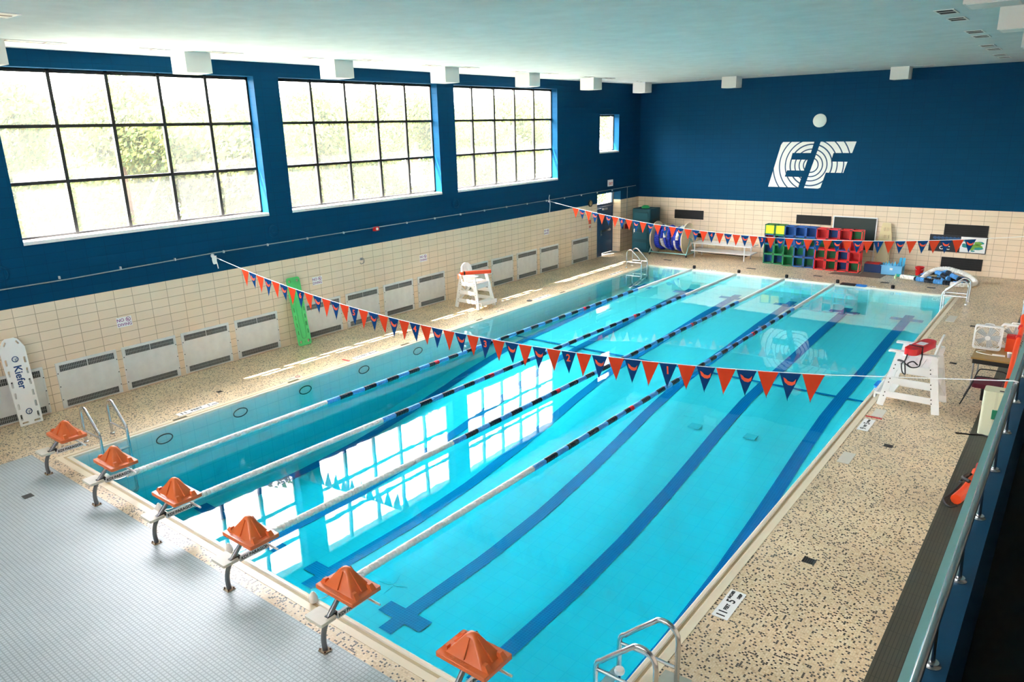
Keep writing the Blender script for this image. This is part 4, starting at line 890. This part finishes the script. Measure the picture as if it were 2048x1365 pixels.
# ================================================================== FLAG LINES
EMB = [(-.075, .045), (-.06, -.02), (-.02, -.055), (.03, -.06), (.07, -.035), (.085, .03), (.06, .0), (.035, -.012), (.01, -.008), (-.02, .0), (-.045, .03)]
def flagline(name_lab, y, x0, x1, zf, n, xs, pitch, near):
    t = thing('flag_line', name_lab, 'flag line', (0, y, 0), group='backstroke flag lines over the pool')
    xx = [x0+(x1-x0)*k/80 for k in range(81)]; MB().tube([(x, 0, zf(x)) for x in xx]+([(14.0, -1.53, 3.30), (14.04, -1.54, 3.297)] if near else [(XP-.01, 0, zf(XP))]), .006 if near else .008, 6).build('line', ROPEW, t)
    nums = {7+6*k: str(6-k) for k in range(6)}
    for i in range(n):
        xa = xs+pitch*i; xb = xa+pitch*.97; za, zb_ = zf(xa), zf(xb); xm = (xa+xb)/2
        sway = .03*math.sin(i*1.7); hgt = .385
        m = MB(); q = 6; rows = []
        for a in range(q+1):
            f = a/q; rows.append([(xa+(xm-xa)*f, sway*f*f, za-hgt*f), (xb+(xm-xb)*f, sway*f*f, zb_-hgt*f)])
        vs = []
        for r in rows: vs += [(r[0][0], r[0][1]-.0015, r[0][2]), (r[1][0], r[1][1]-.0015, r[1][2]), (r[0][0], r[0][1]+.0015, r[0][2]), (r[1][0], r[1][1]+.0015, r[1][2])]
        fs = []
        for a in range(q): b = a*4; fs += [(b, b+4, b+5, b+1), (b+2, b+3, b+7, b+6), (b, b+2, b+6, b+4), (b+1, b+5, b+7, b+3)]
        fs += [(0, 1, 3, 2)]
        m.add(vs, fs); o = m.build('pennant', FLAGR if i % 2 == 0 else FLAGB, t, False)
        if i % 2 == 0: o['label'] = 'orange red pennant'
        else:
            o['label'] = ('navy pennant with the number %s' % nums[i]) if i in nums else 'navy pennant with a red wing emblem'
            sl = (zb_-za)/(xb-xa)
            c = Vector((xm, -.004, (za+zb_)/2-.115)); ux = Vector((1, 0, sl)).normalized(); uz = Vector((-sl, 0, 1)).normalized()
            c2 = c+Vector((0, sway*.09-.004, 0))
            if i in nums: text('lettering', nums[i], .17, c2, ux, uz, FLAGE, o, .0008, bold=.004)
            else: MB().prism([(p[0]*1.05, p[1]*1.05) for p in EMB], c2, ux, uz, .001).build('wing_emblem', FLAGE, o, False)
    return t
znear = lambda x: 2.10+.0106*(x-5.6)**2
zfar = lambda x: 2.035+.0105*(x-6.1)**2
flagline('nearer flag line of orange and navy pennants crossing the pool', 4.9, XL+.06, 11.95, znear, 45, -1.50, .2985, True)
flagline('farther flag line of orange and navy pennants before the far wall', 19.5, XL+.06, 13.8, zfar, 46, -1.64, .2955, False)
t = thing('rope_anchor', 'white rope tied to a hook on the blue wall at the nearer flag line', 'rope anchor', (XL, 4.93, 2.83))
m = MB(); m.lathe([(.05, 0), (.05, .015), (.018, .02), (.018, .07), (.01, .07)], (0, 0, 0), 'x', 12); m.build('hook', ALU, t)
for k in range(4): MB().tube(bez([(.05, -.03+.02*k, .0), (.07, -.05+.02*k, -.10-.01*k), (.06, -.02+.02*k, -.20), (.07, .02+.01*k, -.10), (.06, .0+.02*k, .0)], 4), .012, 6).build('rope_loop', ROPEW, t)
MB().tube(bez([(.06, .03, -.05), (.05, .07, -.2), (.06, .08, -.33)], 4), .012, 6).build('rope_tail', ROPEW, t)
t = thing('rope_anchor', 'white rope tied to a hook on the blue wall at the farther flag line', 'rope anchor', (XL, 19.5, 2.86))
m = MB(); m.lathe([(.05, 0), (.05, .015), (.018, .02), (.018, .07), (.01, .07)], (0, 0, 0), 'x', 12); m.build('hook', ALU, t)
MB().tube(bez([(.05, 0, 0), (.05, .03, -.15), (.05, -.01, -.45)], 4), .012, 6).build('rope_tail', ROPEW, t)
MB().tube(bez([(.05, 0, 0), (.05, -.04, .12), (.05, .0, .24)], 4), .010, 6).build('rope_loop', ROPEW, t)

# ================================================================== LIFEGUARD CHAIRS
def guard_chair():
    """front faces +X, origin on the floor at the centre"""
    t = thing('lifeguard_chair', 'x', 'lifeguard chair'); Wp = WHITEP
    for s in (-1, 1):
        yb_, yt = s*.44, s*.34
        MB().bar((.50, yb_, 0), (.26, yt, 1.16), .05, .13, (1, 0, 0)).build('leg', Wp, t, False)
        MB().bar((-.52, yb_, 0), (-.36, yt, 1.02), .05, .14, (1, 0, 0)).build('leg', Wp, t, False)
        MB().bar((-.42, s*.38, 1.18), (.46, s*.36, 1.18), .13, .035).build('armrest', Wp, t, False)
        MB().bar((-.34, s*.36, .86), (-.40, s*.36, 1.20), .04, .09, (1, 0, 0)).build('arm_post', Wp, t, False)
        for z, xf in ((.26, .46), (.56, .40), (.86, .34)):
            MB().bar((-.50+z*.15, s*(.455-.085*z), z), (xf+.02, s*(.455-.085*z), z), .03, .13).build('side_board', Wp, t, False)
        m = MB()
        for z in (.22, .30, .52, .60, .82, .90):
            for x in (-.46+z*.15, .49-z*.2): m.cyl((x, s*(.475-.085*z), z), (x, s*(.483-.085*z), z), .012, seg=8)
        m.build('bolts', CHAR, t)
    MB().box(.30, -.43, .22, .62, .43, .26).build('foot_board', Wp, t, False)
    MB().box(.60, -.43, .14, .64, .43, .28).build('foot_board_edge', Wp, t, False)
    MB().box(.30, -.37, .70, .34, .37, .86).build('seat_front', Wp, t, False)
    for k in range(4): MB().box(-.30+k*.165, -.36, .87, -.15+k*.165, .36, .90).build('seat_slat', Wp, t, False)
    MB().bar((-.44, -.40, .45), (-.44, .40, .45), .03, .12).build('back_rail', Wp, t, False)
    MB().bar((-.50, -.42, .15), (-.40, .42, .80), .03, .09, (1, 0, 0)).build('back_brace', Wp, t, False)
    MB().bar((-.50, .42, .15), (-.40, -.42, .80), .03, .09, (1, 0, 0)).build('back_brace', Wp, t, False)
    out = [(-.25, 0), (.25, 0), (.27, .40)]+[(.27*math.cos(a), .42+.24*math.sin(a)) for a in [PI*k/12 for k in range(13)]]+[(-.27, .40)]
    hs = [rr(.014, .50, .006, x, .30) for x in (-.13, -.045, .045, .13)]
    up = Vector((-.22, 0, 1)).normalized(); MB().plate(out, hs, (-.30, 0, .90), (0, 1, 0), up, .035).build('backrest', Wp, t)
    return t
gc = guard_chair(); gc.location = (12.0, 11.58, 0); gc.rotation_euler = (0, 0, PI); gc['label'] = 'white lifeguard chair on the balcony side deck holding a red rescue tube'; gc['group'] = 'white lifeguard chairs'
dup(gc, (-1.42, 13.28, 0), 0, 'white lifeguard chair by the window wall with an orange tube across it', scale=.93)
def rescue_tube(label, m_, L_, w, th, straps):
    t = thing('rescue_tube', label, 'rescue tube')
    MB().plate(rr(L_, w, w*.48, 0, 0, 6), [], (0, 0, 0), (1, 0, 0), (0, 1, 0), th).build('foam_body', m_, t)
    if straps:
        MB().plate(rr(.24, w*.62, .01), [], (-.05, 0, th), (1, 0, 0), (0, 1, 0), .003).build('label_patch', WHITEP, t)
        m = MB(); m.box(.18, -w/2-.006, -.004, .23, w/2+.006, th+.006); m.build('band', BLACK, t, False)
        m = MB(); m.tube(bez([(.20, .12, .04), (.34, .19, -.02), (.40, .20, -.10), (.38, .17, -.22), (.42, .06, -.26), (.44, -.02, -.20), (.40, .06, -.14), (.38, .15, -.20)], 6), .013, 6)
        m.tube(bez([(.50, -.02, .02), (.54, -.04, -.12), (.52, -.10, -.20), (.50, -.08, -.36), (.50, -.02, -.40), (.52, -.03, -.24), (.54, -.04, -.14)], 6), .013, 6).tube(bez([(.54, -.04, -.14), (.5, -.16, -.14), (.46, -.2, -.16)], 4), .02, 6).tube(bez([(.54, -.04, -.16), (.46, .02, -.24), (.42, .06, -.26)], 4), .013, 6); m.build('strap', BLACK, t)
    else:
        m = MB(); m.box(L_/2-.17, -w/2-.006, -.004, L_/2-.12, w/2+.006, th+.006); m.build('band', BLACK, t, False)
        m = MB(); m.tube(bez([(L_/2, 0, th/2), (L_/2+.05, 0, .02), (L_/2+.06, .0, -.12)], 5), .012, 6); m.build('strap', ORED, t)
    return t
rt = rescue_tube('red rescue tube with a white label lying on the right lifeguard chair arms', REDF, 1.02, .25, .13, True); rt.location = (12.06, 11.45, 1.20); rt.rotation_euler = (0, 0, -PI/2-.25)
rt2 = rescue_tube('orange rescue tube lying across the arms of the left lifeguard chair', ORED, 1.05, .14, .10, False); rt2.location = (-1.32, 13.22, 1.116); rt2.rotation_euler = (0, 0, PI+.9)
o = MB().plate(rr(.26, .46, .08), [], (0, 0, 0), (1, 0, 0), (0, 1, 0), .04).build('kickboard', mat('bright_blue_foam', (.01, .22, .70), .5), None, True, (11.28, 12.35, .013)); tag(o, 'bright blue kickboard on the coping by the right lifeguard chair', 'kickboard')
MB().plate(rr(.50, .34, .03), [], (0, 0, 0), (1, 0, 0), (0, 1, 0), .03).build('kickboard', BLACK, None, True, (7.92, L+.06, .014)); tag(bpy.data.objects[[k.name for k in bpy.data.objects if k.name.startswith('kickboard')][-1]], 'black kickboard on the far coping at the end of the last lane rope', 'kickboard')
o = MB().plate(rr(.36, .30, .10), [], (0, 0, 0), (1, 0, 0), (0, 1, 0), .035).build('kickboard', mat('bright_blue_foam', (.01, .22, .70), .5), None, True, (8.36, L+.06, .014)); tag(o, 'blue kickboard beside the black one on the far coping', 'kickboard')

# ================================================================== BALCONY SIDE DECK
t = thing('folding_table', 'brown topped table against the balcony wall holding the box fans', 'table', (13.36, 13.70, 0))
MB().box(-.56, -.55, .70, .52, .75, .735).build('table_top', WOODT, t, False); MB().box(-.53, -.53, .60, .50, .73, .70).build('apron', BLACK, t, False)
for x in (-.50, .46):
    for y in (-.48, .68): MB().tube([(x, y, 0), (x, y, .62)], .016, 8).build('leg', mat('grey_leg', (.30, .31, .32), .4, .6), t)
def box_fan(lab, m_):
    t = thing('box_fan', lab, 'fan', group='box fans on the table'); s = .54; d_ = .13
    out = rr(s, s, .06, 0, s/2); inn = rr(s-.06, s-.06, .05, 0, s/2)
    MB().plate(out, [inn[::-1]], (0, -d_/2, 0), (1, 0, 0), (0, 0, 1), -d_).build('housing', m_, t)
    for y in (-d_/2-.004, d_/2+.004):
        g = MB()
        for k in range(1, 9): g.tube([(.255*k/9*math.cos(a), y, s/2+.255*k/9*math.sin(a)) for a in [2*PI*q/28 for q in range(28)]], .002, 4, closed=True)
        for q in range(28): a = 2*PI*q/28; g.tube([(.05*math.cos(a), y, s/2+.05*math.sin(a)), (.27*math.cos(a), y, s/2+.27*math.sin(a))], .002, 4)
        g.tube([(.262*math.cos(a), y, s/2+.262*math.sin(a)) for a in [2*PI*q/32 for q in range(32)]], .006, 5, closed=True)
        g.lathe([(.05, -.006), (.05, .006), (.01, .008)], (0, y, s/2), 'y', 18); g.build('grille', m_, t)
    b = MB()
    for q in range(5):
        a = 2*PI*q/5; u = Vector((math.cos(a), 0, math.sin(a))); v = Vector((-math.sin(a), 0, math.cos(a))); n = Vector((0, 1, 0)); c = Vector((0, 0, s/2))
        P = [c+u*.04-v*.03-n*.02, c+u*.22-v*.08-n*.035, c+u*.23+v*.06+n*.03, c+u*.04+v*.03+n*.02]; b.add(P+[p+n*.004 for p in P], [(0, 1, 2, 3), (7, 6, 5, 4), (0, 4, 5, 1), (1, 5, 6, 2), (2, 6, 7, 3), (3, 7, 4, 0)])
    b.cyl((0, -.04, s/2), (0, .04, s/2), .045).build('blades', mat('grey_blade', (.42, .45, .46), .35), t)
    MB().tube(bez([(-.08, 0, s), (-.07, 0, s+.035), (.07, 0, s+.035), (.08, 0, s)], 5), .012, 8).build('handle', WHITEP, t)
    return t
f1 = box_fan('white box fan at the left front of the brown table', WHITEP); f1.location = (12.99, 13.92, .75); f1.rotation_euler = (0, 0, .04)
f2 = dup(f1, (13.45, 14.28, .75), -.1, 'white box fan at the back of the table behind the red box')
m = MB(); m.tube(bez([(13.0, 13.80, .742), (12.9, 13.76, .742), (12.84, 13.62, .742), (12.95, 13.55, .742), (13.15, 13.50, .742)], 6), .007, 6); m.bar((13.15, 13.50, .755), (13.38, 13.53, .755), .045, .03); tag(m.build('power_strip', WHITEP), 'white power strip and cord lying on the table before the fan', 'power strip')
t = thing('equipment_case', 'red hard case standing on the table before the rear fan', 'case', (13.44, 14.08, .737)); m = MB(); m.box(-.11, -.09, 0, .11, .09, .30); m.build('case_body', ORED, t, False); MB().box(-.115, -.095, .30, .115, .095, .36).build('case_lid', REDF, t, False)
t = thing('paper_cup', 'small white lidded cup at the table edge by the orange pole', 'cup', (13.45, 13.52, .737)); MB().lathe([(.028, 0), (.042, .10), (.01, .10)], (0, 0, 0), 'z', 16).build('cup_body', mat('mauve_cup', (.45, .40, .50), .5), t); MB().lathe([(.046, .10), (.046, .11), (.036, .12), (.01, .12)], (0, 0, 0), 'z', 16).build('cup_lid', WHITEP, t)
t = thing('rescue_pole', 'long orange padded rescue pole hung slanting along the balcony wall', 'rescue pole', (0, 0, 0))
MB().tube([(13.60, 11.05, .62), (13.60, 12.3, 1.28), (13.62, 13.0, 1.62)], .045, 12).build('pole_sleeve', ORED, t)
MB().tube([(13.60, 10.98, .585), (13.60, 11.1, .648)], .02, 8).build('pole_tip', ALU, t)
for y, z in ((11.25, .72), (12.8, 1.53)): MB().bar((13.62, y, z), (XP-.003, y, z), .03, .03).build('wall_bracket', STEEL, t, False)
m = MB(); m.tube(bez([(13.62, 13.0, 1.62), (13.60, 13.2, 1.74), (13.72, 13.35, 1.70), (13.80, 13.2, 1.55)], 5), .05, 10); m.build('hook_end', ORED, t)
for y, z in ((11.45, .83), (12.6, 1.43), (12.9, 1.57)): MB().tube([(13.60, y-.03, z-.016), (13.60, y+.03, z+.016)], .052, 12).build('band', BLACK if y < 12 else REDF, t)
t = thing('arm_chair', 'maroon upholstered chair with black metal arms by the balcony wall', 'chair', (13.22, 12.35, 0))
MB().plate(rr(.50, .50, .07, 0, 0, 4), [], (0, 0, .40), (1, 0, 0), (0, 1, 0), .09).build('seat', MAROON, t)
up = Vector((.28, 0, 1)).normalized(); MB().plate(rr(.48, .46, .08, 0, .25, 4), [], (.26, 0, .48), (0, 1, 0), up, .07).build('backrest', MAROON, t)
for s in (-1, 1):
    MB().tube(bez([(-.40, s*.28, 0), (-.28, s*.28, .36), (-.20, s*.28, .62), (-.10, s*.28, .66), (.20, s*.28, .66), (.30, s*.28, .62)], 4), .013, 8).build('arm_frame', BLACK, t)
    MB().tube([(.30, s*.24, 0), (.26, s*.24, .40), (.40, s*.24, .95)], .013, 8).build('rear_frame', BLACK, t)
MB().tube([(-.28, -.28, .36), (-.28, .28, .36)], .012, 8).build('front_bar', BLACK, t)
m = MB(); m.box(13.12, 12.55, .0, 13.36, 12.85, .26); tag(m.build('waste_bin', BLACK, None, False), 'black box on the deck behind the maroon chair legs', 'box')
t = thing('equipment_cabinet', 'cream plastic box with green clip standing by the balcony wall', 'box', (13.60, 10.75, 0))
MB().plate(rr(.60, .36, .05, 0, 0, 4), [], (0, 0, .0), (1, 0, 0), (0, 1, 0), .86).build('cabinet_shell', CREAMB, t)
MB().box(-.10, -.186, .0, -.06, -.178, .86).build('front_ridge', mat('cream_shade', (.58, .60, .44), .4), t, False)
MB().box(-.12, -.195, .34, -.03, -.178, .52).build('clip', mat('green_clip', (.01, .20, .10), .4), t, False)
m = MB(); m.box(-.06, -.10, .86, .02, -.04, .864).box(.06, -.10, .86, .14, -.04, .864); m.build('top_slots', BLACK, t, False)
m = MB(); m.tube(bez([(12.98, 10.36, .012), (13.2, 10.42, .012), (13.38, 10.52, .012), (13.5, 10.46, .012)], 5), .014, 6); tag(m.build('strap_end', BLACK), 'black strap lying on the deck before the cream box', 'strap')
t = thing('rescue_tube', 'red and black rescue tube lying on the dark strip under the balcony rail', 'rescue tube', (-.07, 0, 0))
MB().tube(bez([(13.46, 7.35, .08), (13.54, 7.75, .08), (13.60, 8.3, .08), (13.60, 8.6, .07)], 5), .08, 10).build('foam_body', ORED, t)
MB().tube([(13.60, 8.6, .06), (13.58, 9.0, .04)], .04, 8).build('tip', REDF, t)
m = MB(); m.tube(bez([(13.55, 8.25, .17), (13.42, 8.1, .06), (13.46, 7.9, .12), (13.36, 7.6, .03), (13.30, 7.35, .03), (13.40, 7.15, .03), (13.50, 7.2, .05)], 6), .018, 6); m.tube(bez([(13.50, 8.2, .17), (13.46, 8.0, .18), (13.56, 7.9, .18)], 4), .03, 6); m.build('strap', BLACK, t)
t = thing('spray_tank', 'tall pale blue jug standing by the balcony wall beyond the table', 'jug', (13.46, 19.6, 0)); MB().lathe([(.16, 0), (.18, .05), (.18, .75), (.12, .85), (.07, .89), (.07, .99), (.01, 1.0)], (0, 0, 0), 'z', 20).build('jug_body', mat('pale_blue_plastic', (.42, .56, .62), .3), t)
MB().lathe([(.19, .70), (.19, .78), (.01, .79)], (0, 0, 0), 'z', 20).build('jug_collar', WHITEP, t)
# handrail on the parapet
t = thing('handrail', 'long steel handrail on short posts along the blue balcony wall', 'handrail', (0, 0, 0))
xr, zr = 14.02, 3.27
MB().tube([(xr, YN+.2, zr), (xr, YF-.15, zr)], .023, 16).build('rail', STEEL, t)
for k in range(33):
    y = -.91-4.57+.914*k
    p = MB().tube([(xr+.012, y, ZP-.004), (xr, y, zr)], .017, 12).build('rail_post', STEEL, t)
    MB().lathe([(.046, 0), (.046, .006), (.036, .016), (.034, .024), (.02, .026)], (xr+.012, y, ZP-.004), 'z', 20).build('base_flange', STEEL, p)
# ================================================================== LIGHT, WORLD, CAMERA
sd = Vector((.39, .76, -1)).normalized()
s = bpy.data.lights.new('sun', 'SUN'); s.energy = 9.0; s.angle = math.radians(.6); s.color = (1, .92, .84); so = bpy.data.objects.new('sun', s); C.objects.link(so)
so.rotation_euler = sd.to_track_quat('-Z', 'Y').to_euler()
w = bpy.data.worlds.new('world'); bpy.context.scene.world = w; w.use_nodes = True; n, l = w.node_tree.nodes, w.node_tree.links
sk = n.new('ShaderNodeTexSky'); sk.sky_type = 'NISHITA'; sk.sun_disc = False; sk.sun_elevation = math.radians(49); sk.sun_rotation = math.atan2(-sd.x, -sd.y); sk.dust_density = 3; sk.air_density = 1.2
mx = n.new('ShaderNodeMix'); mx.data_type = 'RGBA'; mx.inputs['Factor'].default_value = .55; mx.inputs['B'].default_value = (6.8, 5.95, 5.7, 1); l.new(sk.outputs[0], mx.inputs['A'])
bg = n['Background']; l.new(mx.outputs['Result'], bg.inputs[0]); bg.inputs[1].default_value = .55
cam = bpy.data.cameras.new('camera'); co = bpy.data.objects.new('camera', cam); C.objects.link(co)
R = Matrix(((.78867148, -.15461141, .59505681), (.61434236, .23611723, -.75288253), (-.02409894, .95934559, .28120327)))
co.matrix_world = Matrix.Translation((14.31178, -4.71161, 5.73579)) @ R.to_4x4()
cam.sensor_width = 36; cam.lens = 1460.68/2048*36; cam.clip_start = .05; cam.clip_end = 500
sc = bpy.context.scene; sc.camera = co
sc.view_settings.view_transform = 'Standard'; sc.view_settings.look = 'None'; sc.view_settings.exposure = 3.8; sc.view_settings.gamma = 1; sc.view_settings.use_curve_mapping = False
sc.cycles.max_bounces = 10; sc.cycles.diffuse_bounces = 6; sc.cycles.glossy_bounces = 4; sc.cycles.transparent_max_bounces = 16; sc.cycles.transmission_bounces = 6
sc.cycles.use_denoising = True; sc.cycles.sample_clamp_indirect = 8
